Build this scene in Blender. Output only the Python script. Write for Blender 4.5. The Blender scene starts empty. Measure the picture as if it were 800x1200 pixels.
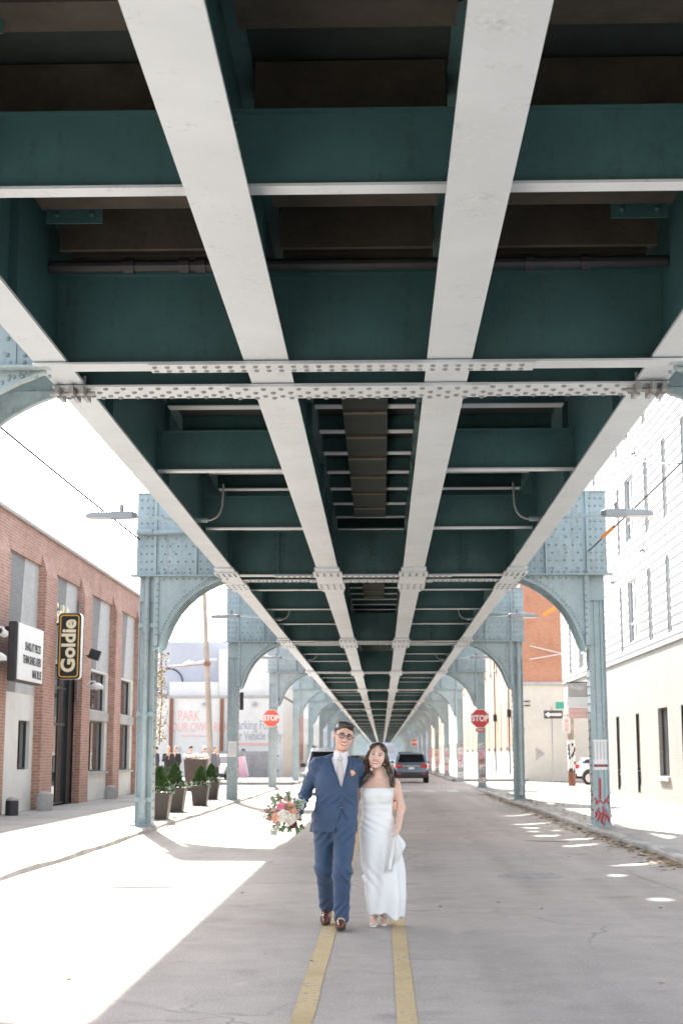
import bpy, math, random
import numpy as np
from mathutils import Vector, Matrix
R = math.radians
PI = math.pi
rnd = random.Random(7)
scn = bpy.context.scene
COL = scn.collection

# ------------------------------------------------------------------ materials
def new_mat(name):
    m = bpy.data.materials.new(name); m.use_nodes = True
    nt = m.node_tree
    return m, nt, nt.nodes, nt.links, nt.nodes['Principled BSDF']

def ramp(N, L, fac, stops):
    r = N.new('ShaderNodeValToRGB')
    e = r.color_ramp.elements
    e[0].position, e[0].color = stops[0][0], (*stops[0][1], 1)
    e[1].position, e[1].color = stops[-1][0], (*stops[-1][1], 1)
    for p, c in stops[1:-1]:
        x = e.new(p); x.color = (*c, 1)
    L.new(fac, r.inputs[0]); return r.outputs[0]

def noise(N, L, vec, scale, detail=4, rough=.55):
    n = N.new('ShaderNodeTexNoise'); n.inputs['Scale'].default_value = scale
    n.inputs['Detail'].default_value = detail; n.inputs['Roughness'].default_value = rough
    if vec is not None: L.new(vec, n.inputs['Vector'])
    return n.outputs['Fac']

def mix(N, L, fac, a, b, mode='MIX'):
    m = N.new('ShaderNodeMix'); m.data_type = 'RGBA'; m.blend_type = mode
    for s, v in ((m.inputs['Factor'], fac), (m.inputs[6], a), (m.inputs[7], b)):
        if hasattr(v, 'links'): L.new(v, s)
        elif isinstance(v, tuple): s.default_value = (*v, 1)
        else: s.default_value = v
    return m.outputs[2]

def math_n(N, L, op, a, b=0., c=0.):
    m = N.new('ShaderNodeMath'); m.operation = op
    for s, v in zip(m.inputs, (a, b, c)):
        if hasattr(v, 'links'): L.new(v, s)
        else: s.default_value = v
    return m.outputs[0]

def coords(N, kind='Object'):
    return N.new('ShaderNodeTexCoord').outputs[kind]

def world_pos(N):
    return N.new('ShaderNodeNewGeometry').outputs['Position']

def bump(N, L, bs, h, strength=.3, dist=.01):
    b = N.new('ShaderNodeBump'); b.inputs['Strength'].default_value = strength
    b.inputs['Distance'].default_value = dist
    L.new(h, b.inputs['Height']); L.new(b.outputs[0], bs.inputs['Normal'])

def pbr(name, col, rough=.6, metal=0., var=.18, scale=5., bstr=.0, bscale=60., alt=None, spec=.5, wpos=False):
    """painted / plain surface: base colour with a two-scale mottling, slight roughness change, optional grain"""
    m, nt, N, L, bs = new_mat(name)
    v = world_pos(N) if wpos else coords(N)
    f1 = noise(N, L, v, scale); f2 = noise(N, L, v, scale * 7.3, 5, .65)
    f = math_n(N, L, 'ADD', math_n(N, L, 'MULTIPLY', f1, .6), math_n(N, L, 'MULTIPLY', f2, .4))
    lo = tuple(c * (1 - var) for c in col); hi = alt or tuple(min(1, c * (1 + var)) for c in col)
    L.new(ramp(N, L, f, [(.3, lo), (.7, hi)]), bs.inputs['Base Color'])
    L.new(math_n(N, L, 'MULTIPLY_ADD', f2, .2, rough - .1), bs.inputs['Roughness'])
    bs.inputs['Metallic'].default_value = metal
    bs.inputs['Specular IOR Level'].default_value = spec
    if bstr: bump(N, L, bs, noise(N, L, v, bscale, 4, .6), bstr)
    return m

def steel_paint(name, col, stain=(.10, .085, .07), amount=.5, rough=.45):
    m, nt, N, L, bs = new_mat(name)
    v = world_pos(N)
    f1 = noise(N, L, v, 1.7, 6, .65); f2 = noise(N, L, v, 14, 5, .7)
    mp = N.new('ShaderNodeMapping'); mp.inputs['Scale'].default_value = (9, 9, .7); L.new(v, mp.inputs[0])
    f3 = noise(N, L, mp.outputs[0], 1.0, 5, .6)
    base = ramp(N, L, f1, [(.3, tuple(c * .82 for c in col)), (.7, tuple(min(1, c * 1.12) for c in col))])
    k = math_n(N, L, 'MULTIPLY', math_n(N, L, 'MULTIPLY', f3, f2), 1.0)
    k = ramp(N, L, k, [(.27, (0, 0, 0)), (.46, (amount,) * 3)])
    L.new(mix(N, L, k, base, stain), bs.inputs['Base Color'])
    L.new(math_n(N, L, 'MULTIPLY_ADD', f2, .25, rough - .12), bs.inputs['Roughness'])
    bump(N, L, bs, f2, .12, .004)
    return m

def flange_paint(name, col):
    """weathered pale grey paint, scuffed and speckled along the flange"""
    m, nt, N, L, bs = new_mat(name)
    v = world_pos(N)
    f1 = noise(N, L, v, .9, 5, .6); f2 = noise(N, L, v, 22, 6, .75); f3 = noise(N, L, v, 3.2, 4, .6)
    base = ramp(N, L, f1, [(.3, tuple(c * .9 for c in col)), (.7, tuple(min(1, c * 1.06) for c in col))])
    k = math_n(N, L, 'MULTIPLY', f2, f3)
    d = ramp(N, L, k, [(.31, (0, 0, 0)), (.40, (.32,) * 3)])
    c1 = mix(N, L, d, base, (.25, .27, .27))
    d2 = ramp(N, L, math_n(N, L, 'MULTIPLY', f2, f1), [(.145, (.35,) * 3), (.18, (0, 0, 0))])
    L.new(mix(N, L, d2, c1, (.72, .73, .72)), bs.inputs['Base Color'])
    bs.inputs['Roughness'].default_value = .5
    bump(N, L, bs, f2, .15, .004)
    return m

def asphalt(name, dark=(.235, .203, .178), light=(.52, .455, .405)):
    m, nt, N, L, bs = new_mat(name)
    v = world_pos(N)
    big = noise(N, L, v, .22, 5, .6); mid = noise(N, L, v, 2.2, 6, .7)
    fine = noise(N, L, v, 58, 4, .85)
    mp = N.new('ShaderNodeMapping'); mp.inputs['Scale'].default_value = (1.1, .06, 1); L.new(v, mp.inputs[0])
    lane = noise(N, L, mp.outputs[0], 1.3, 3, .5)
    f = math_n(N, L, 'ADD', math_n(N, L, 'MULTIPLY', big, .35), math_n(N, L, 'MULTIPLY', mid, .2))
    f = math_n(N, L, 'ADD', f, math_n(N, L, 'MULTIPLY', lane, .25))
    f = math_n(N, L, 'ADD', f, math_n(N, L, 'MULTIPLY', fine, .80))
    c = ramp(N, L, f, [(.61, dark), (.77, tuple((a + b) / 2 for a, b in zip(dark, light))), (.94, light)])
    # pale speckles of aggregate and dust
    vo = N.new('ShaderNodeTexVoronoi'); vo.inputs['Scale'].default_value = 27; L.new(v, vo.inputs['Vector'])
    sp = ramp(N, L, vo.outputs['Distance'], [(.12, (.8,) * 3), (.24, (0, 0, 0))])
    sp = mix(N, L, ramp(N, L, mid, [(.45, (0, 0, 0)), (.62, (.7,) * 3)]), (0, 0, 0), sp)
    c = mix(N, L, sp, c, (.33, .31, .29))
    # oil stains and darker patches of repair
    st = noise(N, L, v, .9, 4, .6); c = mix(N, L, ramp(N, L, st, [(.60, (0, 0, 0)), (.74, (.45,) * 3)]), c, tuple(q * .55 for q in dark))
    st2 = noise(N, L, v, 3.1, 5, .7); c = mix(N, L, ramp(N, L, st2, [(.62, (0, 0, 0)), (.70, (.35,) * 3)]), c, tuple(min(1, q * 1.25) for q in light))
    # cracks
    vc = N.new('ShaderNodeTexVoronoi'); vc.feature = 'DISTANCE_TO_EDGE'; vc.inputs['Scale'].default_value = .33
    wob = N.new('ShaderNodeTexNoise'); wob.inputs['Scale'].default_value = 1.2; wob.inputs['Detail'].default_value = 5; L.new(v, wob.inputs['Vector'])
    vm = N.new('ShaderNodeVectorMath'); vm.operation = 'MULTIPLY_ADD'; vm.inputs[1].default_value = (1.1, 1.1, 0)
    L.new(wob.outputs['Color'], vm.inputs[0]); L.new(v, vm.inputs[2]); L.new(vm.outputs[0], vc.inputs['Vector'])
    cr = ramp(N, L, vc.outputs['Distance'], [(.002, (.55,) * 3), (.007, (0, 0, 0))])
    cr = mix(N, L, ramp(N, L, big, [(.48, (0, 0, 0)), (.6, (1, 1, 1))]), (0, 0, 0), cr)
    c = mix(N, L, cr, c, (.04, .037, .034))
    L.new(c, bs.inputs['Base Color'])
    L.new(math_n(N, L, 'MULTIPLY_ADD', mid, -.2, .92), bs.inputs['Roughness'])
    bs.inputs['Specular IOR Level'].default_value = .35
    bump(N, L, bs, fine, .5, .006)
    return m

def concrete_paving(name, col=(.34, .32, .298), slab=1.5):
    m, nt, N, L, bs = new_mat(name)
    v = world_pos(N)
    big = noise(N, L, v, .5, 6, .65); fine = noise(N, L, v, 40, 5, .75); mid = noise(N, L, v, 5, 5, .6)
    f = math_n(N, L, 'ADD', math_n(N, L, 'MULTIPLY', big, .55), math_n(N, L, 'MULTIPLY', fine, .25))
    f = math_n(N, L, 'ADD', f, math_n(N, L, 'MULTIPLY', mid, .2))
    c = ramp(N, L, f, [(.35, tuple(x * .62 for x in col)), (.52, col), (.72, tuple(x * 1.2 for x in col))])
    sx = N.new('ShaderNodeSeparateXYZ'); L.new(v, sx.inputs[0])
    js = []
    for o in (0, 1):
        q = math_n(N, L, 'ADD', math_n(N, L, 'DIVIDE', sx.outputs[o], slab if o else slab * .92), 100.31)
        q = math_n(N, L, 'ABSOLUTE', math_n(N, L, 'SUBTRACT', math_n(N, L, 'FRACT', q), .5))
        js.append(math_n(N, L, 'LESS_THAN', q, .009))
    j = math_n(N, L, 'MAXIMUM', js[0], js[1])
    c = mix(N, L, math_n(N, L, 'MULTIPLY', j, .75), c, (.10, .09, .075))
    L.new(c, bs.inputs['Base Color'])
    bs.inputs['Roughness'].default_value = .9
    h = math_n(N, L, 'SUBTRACT', math_n(N, L, 'MULTIPLY', fine, .3), j)
    bump(N, L, bs, h, .4, .006)
    return m

def brick(name, c1, c2, mortar, scale=1., bump_s=.5, stain=.35, bw=.21, rh=.075):
    m, nt, N, L, bs = new_mat(name)
    v = world_pos(N)
    sx = N.new('ShaderNodeSeparateXYZ'); L.new(v, sx.inputs[0])
    u = math_n(N, L, 'ADD', sx.outputs[0], sx.outputs[1])
    cb = N.new('ShaderNodeCombineXYZ'); L.new(u, cb.inputs[0]); L.new(sx.outputs[2], cb.inputs[1])
    b = N.new('ShaderNodeTexBrick'); L.new(cb.outputs[0], b.inputs['Vector'])
    b.inputs['Color1'].default_value = (*c1, 1); b.inputs['Color2'].default_value = (*c2, 1)
    b.inputs['Mortar'].default_value = (*mortar, 1); b.inputs['Scale'].default_value = scale
    b.inputs['Mortar Size'].default_value = .008; b.inputs['Brick Width'].default_value = bw
    b.inputs['Row Height'].default_value = rh; b.inputs['Bias'].default_value = -.1
    n1 = noise(N, L, v, .7, 5, .65); n2 = noise(N, L, v, 11, 4, .7)
    c = mix(N, L, ramp(N, L, n2, [(.35, (0, 0, 0)), (.7, (.45,) * 3)]), b.outputs['Color'], tuple(x * .55 for x in c1))
    c = mix(N, L, ramp(N, L, n1, [(.5, (0, 0, 0)), (.75, (stain,) * 3)]), c, tuple(min(1, x * 1.0 + .16) for x in c2))
    sv = N.new('ShaderNodeMapping'); sv.inputs['Scale'].default_value = (1.4, 1.4, .35); L.new(v, sv.inputs[0])
    n3 = noise(N, L, sv.outputs[0], 1.1, 6, .7)
    c = mix(N, L, ramp(N, L, n3, [(.52, (0, 0, 0)), (.72, (.4,) * 3)]), c, tuple(x * .5 for x in c1))
    L.new(c, bs.inputs['Base Color']); bs.inputs['Roughness'].default_value = .88
    h = math_n(N, L, 'SUBTRACT', math_n(N, L, 'MULTIPLY', n2, .3), b.outputs['Fac'])
    bump(N, L, bs, h, bump_s, .008)
    return m

def glass_mat(name, tint=(.03, .035, .04), rough=.04):
    m, nt, N, L, bs = new_mat(name)
    v = coords(N)
    f = noise(N, L, v, 1.3, 3)
    L.new(ramp(N, L, f, [(.3, tuple(c * .6 for c in tint)), (.7, tuple(c * 1.5 for c in tint))]), bs.inputs['Base Color'])
    bs.inputs['Roughness'].default_value = rough
    bs.inputs['Specular IOR Level'].default_value = .9
    bump(N, L, bs, noise(N, L, v, .8, 2), .03, .02)
    return m

def fabric(name, col, scale=420., var=.2, rough=.8, sheen=.3, weave=.25):
    m, nt, N, L, bs = new_mat(name)
    v = coords(N)
    f = noise(N, L, v, scale, 2, .6); g = noise(N, L, v, 6, 4)
    k = math_n(N, L, 'ADD', math_n(N, L, 'MULTIPLY', f, .6), math_n(N, L, 'MULTIPLY', g, .4))
    L.new(ramp(N, L, k, [(.3, tuple(c * (1 - var) for c in col)), (.7, tuple(min(1, c * (1 + var)) for c in col))]), bs.inputs['Base Color'])
    bs.inputs['Roughness'].default_value = rough
    bs.inputs['Sheen Weight'].default_value = sheen
    bump(N, L, bs, f, weave, .002)
    return m

def skin_mat(name, col):
    m, nt, N, L, bs = new_mat(name)
    v = coords(N)
    f = noise(N, L, v, 30, 4); g = noise(N, L, v, 7, 3)
    k = math_n(N, L, 'ADD', math_n(N, L, 'MULTIPLY', f, .4), math_n(N, L, 'MULTIPLY', g, .6))
    L.new(ramp(N, L, k, [(.3, (col[0] * .9, col[1] * .80, col[2] * .78)), (.7, (min(1, col[0] * 1.08), col[1] * 1.1, col[2] * 1.12))]), bs.inputs['Base Color'])
    bs.inputs['Roughness'].default_value = .48
    bs.inputs['Subsurface Weight'].default_value = .12
    bs.inputs['Subsurface Radius'].default_value = (.012, .005, .003)
    bs.inputs['Subsurface Scale'].default_value = .6
    bump(N, L, bs, noise(N, L, v, 300, 3), .08, .001)
    return m

def hair_mat(name, col):
    m, nt, N, L, bs = new_mat(name)
    v = coords(N)
    mp = N.new('ShaderNodeMapping'); mp.inputs['Scale'].default_value = (1, 1, .16); L.new(v, mp.inputs[0])
    f = noise(N, L, mp.outputs[0], 170, 4, .7)
    L.new(ramp(N, L, f, [(.3, tuple(c * .45 for c in col)), (.72, tuple(c * 1.7 for c in col))]), bs.inputs['Base Color'])
    bs.inputs['Roughness'].default_value = .13
    bump(N, L, bs, f, .6, .004)
    return m

def emis_mat(name, col, s):
    m, nt, N, L, bs = new_mat(name)
    bs.inputs['Base Color'].default_value = (*col, 1)
    bs.inputs['Emission Color'].default_value = (*col, 1); bs.inputs['Emission Strength'].default_value = s
    return m

M = {}
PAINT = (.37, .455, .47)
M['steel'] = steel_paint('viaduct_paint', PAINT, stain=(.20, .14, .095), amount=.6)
M['web'] = steel_paint('shaded_web_paint', (.047, .122, .126), stain=(.03, .035, .033), amount=.5)  # column paint again, darkened: the shade under the deck is in this colour
M['flange'] = flange_paint('flange_paint', (.57, .62, .65))
M['rivetgrey'] = pbr('grey_rivet', (.24, .25, .25), .5, var=.3, wpos=True)  # heads toned darker than the flange they stand on
M['rivetblue'] = pbr('blue_grey_rivet', (.25, .315, .33), .5, var=.3, wpos=True)  # heads toned darker than the column paint
M['rivetdark'] = pbr('dark_teal_rivet', (.05, .105, .108), .4, var=.3, wpos=True)
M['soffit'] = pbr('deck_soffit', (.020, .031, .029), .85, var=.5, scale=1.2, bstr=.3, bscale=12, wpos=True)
M['batten'] = pbr('pale_batten', (.14, .115, .085), .85, var=.4, scale=2.5, wpos=True)
M['timber'] = pbr('deck_timber', (.052, .044, .034), .85, var=.45, scale=2.5, bstr=.4, bscale=14, wpos=True)
M['asphalt'] = asphalt('road_asphalt')
M['ground'] = asphalt('side_street_asphalt', (.12, .115, .11), (.24, .23, .22))
M['paving'] = concrete_paving('sidewalk_concrete')
M['gutter'] = asphalt('dusty_gutter', (.24, .21, .185), (.46, .41, .365))
M['kerb'] = pbr('kerb_concrete', (.42, .395, .365), .9, var=.4, scale=2.2, bstr=.4, bscale=30, wpos=True)
M['brick'] = brick('red_brick', (.40, .19, .135), (.52, .285, .215), (.54, .47, .42))
M['orangebrick'] = brick('orange_brick', (.50, .20, .10), (.56, .26, .15), (.45, .32, .25), stain=.2)
M['peachbrick'] = brick('peach_painted_brick', (.52, .335, .235), (.57, .39, .28), (.46, .33, .25), stain=.1, bump_s=.3)
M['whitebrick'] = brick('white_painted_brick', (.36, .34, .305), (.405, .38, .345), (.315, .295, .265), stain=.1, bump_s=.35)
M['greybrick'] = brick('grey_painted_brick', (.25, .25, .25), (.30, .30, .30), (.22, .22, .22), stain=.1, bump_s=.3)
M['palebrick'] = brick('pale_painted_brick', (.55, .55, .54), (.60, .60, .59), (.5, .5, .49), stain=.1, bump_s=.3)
M['stucco'] = pbr('white_stucco', (.72, .70, .66), .9, var=.1, scale=.8, bstr=.2, bscale=50, wpos=True)
M['siding'] = pbr('white_siding', (.40, .395, .39), .6, var=.05, scale=1.0, wpos=True)
M['greywall'] = pbr('grey_wall', (.47, .48, .52), .9, var=.12, scale=.6, bstr=.2, wpos=True)
M['beige'] = pbr('beige_wall', (.62, .57, .49), .9, var=.12, scale=.5, bstr=.2, wpos=True)
M['cap'] = pbr('parapet_cap', (.42, .39, .36), .8, var=.2, wpos=True)
M['rust'] = pbr('rusty_post', (.24, .11, .07), .85, var=.35, bstr=.3, wpos=True)
M['stone'] = pbr('grey_stone', (.42, .40, .385), .9, var=.2, scale=2, bstr=.3, wpos=True)
M['metalgrey'] = pbr('grey_metal', (.33, .33, .33), .45, metal=.3, var=.15)
M['darkmetal'] = pbr('dark_metal', (.035, .037, .04), .5, metal=.2, var=.25)
M['whitemetal'] = pbr('white_metal', (.72, .71, .69), .5, var=.08)
M['lamplens'] = pbr('lamp_lens', (.72, .70, .62), .2, var=.05)
M['glass'] = glass_mat('window_glass')
M['skyglass'] = glass_mat('bright_window_glass', (.11, .12, .125), .06)
M['black'] = pbr('black_paint', (.015, .017, .018), .4, var=.2)
M['signblack'] = pbr('sign_black', (.012, .018, .018), .35, var=.1)
M['signgold'] = pbr('sign_orange_line', (.75, .40, .06), .5, var=.05)
M['cream'] = pbr('cream_letters', (.86, .78, .55), .5, var=.04)
M['signwhite'] = pbr('sign_white', (.78, .78, .77), .4, var=.04)
M['signred'] = pbr('sign_red', (.55, .035, .035), .4, var=.1)
M['signorange'] = pbr('faded_sign_red', (.72, .13, .075), .45, var=.1)
M['signgreen'] = pbr('sign_green', (.03, .30, .22), .4, var=.08)
M['letterdark'] = pbr('dark_lettering', (.06, .06, .065), .7, var=.1)
M['paletext'] = pbr('faded_red_lettering', (.80, .48, .43), .9, var=.12)
M['greytext'] = pbr('faded_grey_lettering', (.42, .42, .44), .9, var=.12)
def worn_line(name, col, road):
    m, nt, N, L, bs = new_mat(name); v = world_pos(N)
    a = noise(N, L, v, 26, 6, .75); b = noise(N, L, v, 2.3, 4, .6); fine = noise(N, L, v, 95, 3, .8)
    c = ramp(N, L, b, [(.3, tuple(q * .78 for q in col)), (.7, tuple(q * 1.08 for q in col))])
    k = ramp(N, L, math_n(N, L, 'ADD', math_n(N, L, 'MULTIPLY', a, .6), math_n(N, L, 'MULTIPLY', b, .4)), [(.535, (0, 0, 0)), (.60, (.85,) * 3)])
    L.new(mix(N, L, k, c, road), bs.inputs['Base Color']); bs.inputs['Roughness'].default_value = .85
    bump(N, L, bs, fine, .5, .006); return m
M['yellow_old'] = pbr('road_line_yellow', (.50, .375, .20), .85, var=.22, scale=3, bstr=.4, bscale=70, wpos=True)
M['yellow'] = worn_line('worn_yellow_line', (.56, .415, .215), (.27, .235, .21))
M['whiteline'] = pbr('road_line_white', (.52, .51, .49), .85, var=.3, scale=2, bstr=.3, wpos=True)
M['iron'] = pbr('cast_iron', (.36, .325, .30), .85, metal=.0, var=.3, bstr=.4, bscale=40)
M['tar'] = pbr('tar_seam', (.03, .028, .026), .8, var=.3, wpos=True)
M['leaf'] = pbr('dry_leaf', (.32, .22, .11), .8, var=.5, scale=.7, wpos=True)
M['poster'] = pbr('paper_poster', (.76, .75, .74), .8, var=.06)
M['pinkpaper'] = pbr('pink_paper', (.75, .45, .52), .8, var=.12)
M['tanpaper'] = pbr('tan_paper', (.42, .34, .22), .8, var=.2)
M['graffiti'] = pbr('red_graffiti', (.50, .015, .025), .6, var=.15)
M['cable'] = pbr('black_cable', (.03, .03, .032), .6, var=.2)
M['orange'] = pbr('orange_plastic', (.85, .26, .03), .5, var=.1)
M['wood'] = pbr('weathered_pole_wood', (.36, .30, .25), .85, var=.3, scale=2, bstr=.4, bscale=25, wpos=True)
M['fencewood'] = pbr('grey_fence_wood', (.34, .32, .31), .85, var=.25, scale=3, bstr=.3, bscale=20, wpos=True)
M['planter'] = pbr('planter_metal', (.075, .062, .052), .45, metal=.2, var=.25, scale=3)
M['conifertip'] = pbr('conifer_tip_green', (.12, .20, .055), .8, var=.4, scale=9)
M['conifer'] = pbr('conifer_green', (.045, .105, .03), .8, var=.5, scale=9)
M['paleleaf'] = pbr('pale_leaf', (.26, .34, .22), .7, var=.35, scale=12)
M['whiteflower'] = pbr('white_flower', (.80, .78, .72), .7, var=.1, scale=12)
M['tyre'] = pbr('tyre_rubber', (.018, .018, .019), .85, var=.2)
M['rim'] = pbr('wheel_rim', (.45, .46, .47), .3, metal=.8, var=.1)
M['taillight'] = pbr('tail_light', (.48, .015, .02), .15, var=.1)
M['headlight'] = pbr('head_light', (.62, .65, .68), .1, var=.1)
M['carglass'] = glass_mat('car_glass', (.012, .014, .016))
M['trim'] = pbr('black_trim', (.03, .031, .033), .55, var=.2)
for nm, c in (('cargrey', (.17, .22, .27)), ('carwhite', (.74, .75, .76)), ('cardark', (.03, .04, .05)), ('carsilver', (.58, .59, .60))):
    M[nm] = pbr(nm, c, .28, metal=.25 if nm != 'carwhite' else 0, var=.05)
    b_ = M[nm].node_tree.nodes['Principled BSDF']; b_.inputs['Coat Weight'].default_value = .7; b_.inputs['Coat Roughness'].default_value = .06
# clothes and people
M['suit'] = fabric('blue_wool', (.030, .062, .125), weave=.3, sheen=.15, rough=.62)
M['suitdark'] = fabric('blue_wool_trim', (.03, .055, .10))
M['shirt'] = fabric('white_shirt', (.76, .72, .72), var=.06)
M['tie'] = fabric('beige_tie', (.60, .54, .51), var=.12, scale=260)
M['gown'] = fabric('white_crepe', (.81, .79, .765), var=.03, rough=.55, sheen=.4, weave=.06)
M['skinm'] = skin_mat('warm_skin', (.70, .44, .325))
M['skinf'] = skin_mat('light_skin', (.76, .51, .395))
M['hairm'] = hair_mat('short_dark_hair', (.035, .024, .017))
M['hairf'] = hair_mat('long_dark_hair', (.055, .029, .017))
M['lips'] = pbr('lips', (.50, .14, .12), .4, var=.1)
M['teeth'] = pbr('teeth', (.84, .82, .78), .3, var=.03)
M['eyewhite'] = pbr('eye_white', (.75, .72, .70), .25, var=.03)
M['iris'] = pbr('eye_iris', (.03, .018, .012), .15, var=.2)
M['shoe'] = pbr('brown_shoe_leather', (.11, .037, .018), .25, var=.4, scale=14)
M['sole'] = pbr('shoe_sole', (.03, .022, .018), .7, var=.2)
M['sandal'] = pbr('white_sandal', (.76, .73, .69), .4, var=.05)
M['frames'] = pbr('glasses_frame', (.018, .014, .012), .3, var=.2)
M['gem'] = pbr('pearl', (.82, .79, .74), .2, var=.05)
M['rosepink'] = pbr('pink_petal', (.74, .27, .32), .65, var=.25, scale=30)
M['rosepeach'] = pbr('peach_petal', (.78, .42, .30), .65, var=.22, scale=30)
M['rosewhite'] = pbr('ivory_petal', (.80, .74, .65), .65, var=.1, scale=30)
M['roseblush'] = pbr('blush_petal', (.78, .55, .48), .65, var=.15, scale=30)
M['burgundy'] = pbr('burgundy_petal', (.19, .03, .05), .65, var=.3, scale=30)
M['bouquetleaf'] = pbr('bouquet_leaf', (.10, .16, .055), .6, var=.45, scale=25)
M['bouquetpale'] = pbr('eucalyptus_leaf', (.34, .40, .33), .6, var=.2, scale=25)
M['berry'] = pbr('berry_sprig', (.30, .17, .13), .6, var=.4, scale=40)
M['lens'] = glass_mat('lens_glass', (.06, .04, .03), .05); M['lens'].node_tree.nodes['Principled BSDF'].inputs['Alpha'].default_value = .13
for nm, c in (('coatnavy', (.022, .028, .045)), ('coatblack', (.016, .016, .018)), ('coatwhite', (.62, .60, .58)), ('coatgrey', (.13, .14, .16)), ('trousersdark', (.03, .03, .035)), ('beanie', (.03, .03, .04))):
    M[nm] = fabric(nm, c)

# ------------------------------------------------------------------ mesh builder
ORIG = {}
class MB:
    def __init__(s): s.v = []; s.f = []; s.mi = []; s.cur = 0
    def add(s, vs, fs):
        o = len(s.v); s.v += [tuple(p) for p in vs]; s.f += [tuple(i + o for i in f) for f in fs]; s.mi += [s.cur] * len(fs); return s
    def box(s, x0, x1, y0, y1, z0, z1):
        return s.add([(x0, y0, z0), (x1, y0, z0), (x1, y1, z0), (x0, y1, z0), (x0, y0, z1), (x1, y0, z1), (x1, y1, z1), (x0, y1, z1)],
                     [(0, 3, 2, 1), (4, 5, 6, 7), (0, 1, 5, 4), (1, 2, 6, 5), (2, 3, 7, 6), (3, 0, 4, 7)])
    def obox(s, c, size, rot=None):
        hx, hy, hz = (q / 2 for q in size); m = rot or Matrix.Identity(3)
        vs = [Vector(c) + m @ Vector(p) for p in ((-hx, -hy, -hz), (hx, -hy, -hz), (hx, hy, -hz), (-hx, hy, -hz), (-hx, -hy, hz), (hx, -hy, hz), (hx, hy, hz), (-hx, hy, hz))]
        return s.add(vs, [(0, 3, 2, 1), (4, 5, 6, 7), (0, 1, 5, 4), (1, 2, 6, 5), (2, 3, 7, 6), (3, 0, 4, 7)])
    def prism(s, poly, axis, a, b):
        """extrude a 2-D outline along an axis: axis 0 -> (y,z), 1 -> (x,z), 2 -> (x,y)"""
        def p3(q, t): return ((t, q[0], q[1]), (q[0], t, q[1]), (q[0], q[1], t))[axis]
        n = len(poly); vs = [p3(q, a) for q in poly] + [p3(q, b) for q in poly]
        fs = [tuple(range(n)), tuple(range(2 * n - 1, n - 1, -1))] + [(i, i + n, (i + 1) % n + n, (i + 1) % n) for i in range(n)]
        return s.add(vs, fs)
    def cyl(s, p, q, r0, r1=None, n=10, caps=True):
        r1 = r0 if r1 is None else r1
        p, q = Vector(p), Vector(q); d = (q - p).normalized()
        a = d.orthogonal().normalized(); b = d.cross(a)
        vs = [p + (a * math.cos(t) + b * math.sin(t)) * r0 for t in (2 * PI * i / n for i in range(n))]
        vs += [q + (a * math.cos(t) + b * math.sin(t)) * r1 for t in (2 * PI * i / n for i in range(n))]
        fs = [(i, (i + 1) % n, (i + 1) % n + n, i + n) for i in range(n)]
        if caps: fs += [tuple(range(n - 1, -1, -1)), tuple(range(n, 2 * n))]
        return s.add(vs, fs)
    def tube(s, pts, r, n=8, closed=False):
        pts = [Vector(p) for p in pts]; m = len(pts); vs = []
        rr = r if isinstance(r, (list, tuple)) else [r] * m
        a = None
        for i, p in enumerate(pts):
            q0 = pts[(i - 1) % m] if (closed or i) else p; q1 = pts[(i + 1) % m] if (closed or i < m - 1) else p
            d = (q1 - q0).normalized()
            a = d.orthogonal().normalized() if a is None else (a - d * a.dot(d)).normalized()
            b = d.cross(a)
            vs += [p + (a * math.cos(2 * PI * k / n) + b * math.sin(2 * PI * k / n)) * rr[i] for k in range(n)]
        fs = []
        for i in range(m if closed else m - 1):
            j = (i + 1) % m
            fs += [(i * n + k, i * n + (k + 1) % n, j * n + (k + 1) % n, j * n + k) for k in range(n)]
        if not closed: fs += [tuple(range(n - 1, -1, -1)), tuple(range((m - 1) * n, m * n))]
        return s.add(vs, fs)
    def ell(s, c, r, rot=None, nu=12, nv=8):
        m = rot or Matrix.Identity(3); c = Vector(c); vs = []
        if not isinstance(r, (tuple, list)): r = (r, r, r)
        for j in range(1, nv):
            t = PI * j / nv
            vs += [c + m @ Vector((r[0] * math.sin(t) * math.cos(2 * PI * i / nu), r[1] * math.sin(t) * math.sin(2 * PI * i / nu), r[2] * math.cos(t))) for i in range(nu)]
        vs += [c + m @ Vector((0, 0, r[2])), c - m @ Vector((0, 0, r[2]))]
        T, B = len(vs) - 2, len(vs) - 1; fs = []
        for j in range(nv - 2):
            fs += [(j * nu + i, (j + 1) * nu + i, (j + 1) * nu + (i + 1) % nu, j * nu + (i + 1) % nu) for i in range(nu)]
        fs += [(T, i, (i + 1) % nu) for i in range(nu)] + [(B, (nv - 2) * nu + (i + 1) % nu, (nv - 2) * nu + i) for i in range(nu)]
        return s.add(vs, fs)
    def rivet(s, c, nrm, r=.022):
        r *= 1.08
        """a round rivet head standing on a plate"""
        n = Vector(nrm); a = n.orthogonal().normalized(); b = n.cross(a); c = Vector(c)
        vs = [c + (a * math.cos(t) + b * math.sin(t)) * r for t in (2 * PI * i / 7 for i in range(7))]
        vs += [c + n * r * .55 + (a * math.cos(t) + b * math.sin(t)) * r * .72 for t in (2 * PI * i / 7 for i in range(7))]
        vs.append(c + n * r * .8)
        fs = [(i, (i + 1) % 7, (i + 1) % 7 + 7, i + 7) for i in range(7)] + [(7 + i, 7 + (i + 1) % 7, 14) for i in range(7)]
        k = s.cur; s.cur = 1; s.add(vs, fs); s.cur = k
        return s
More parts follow.
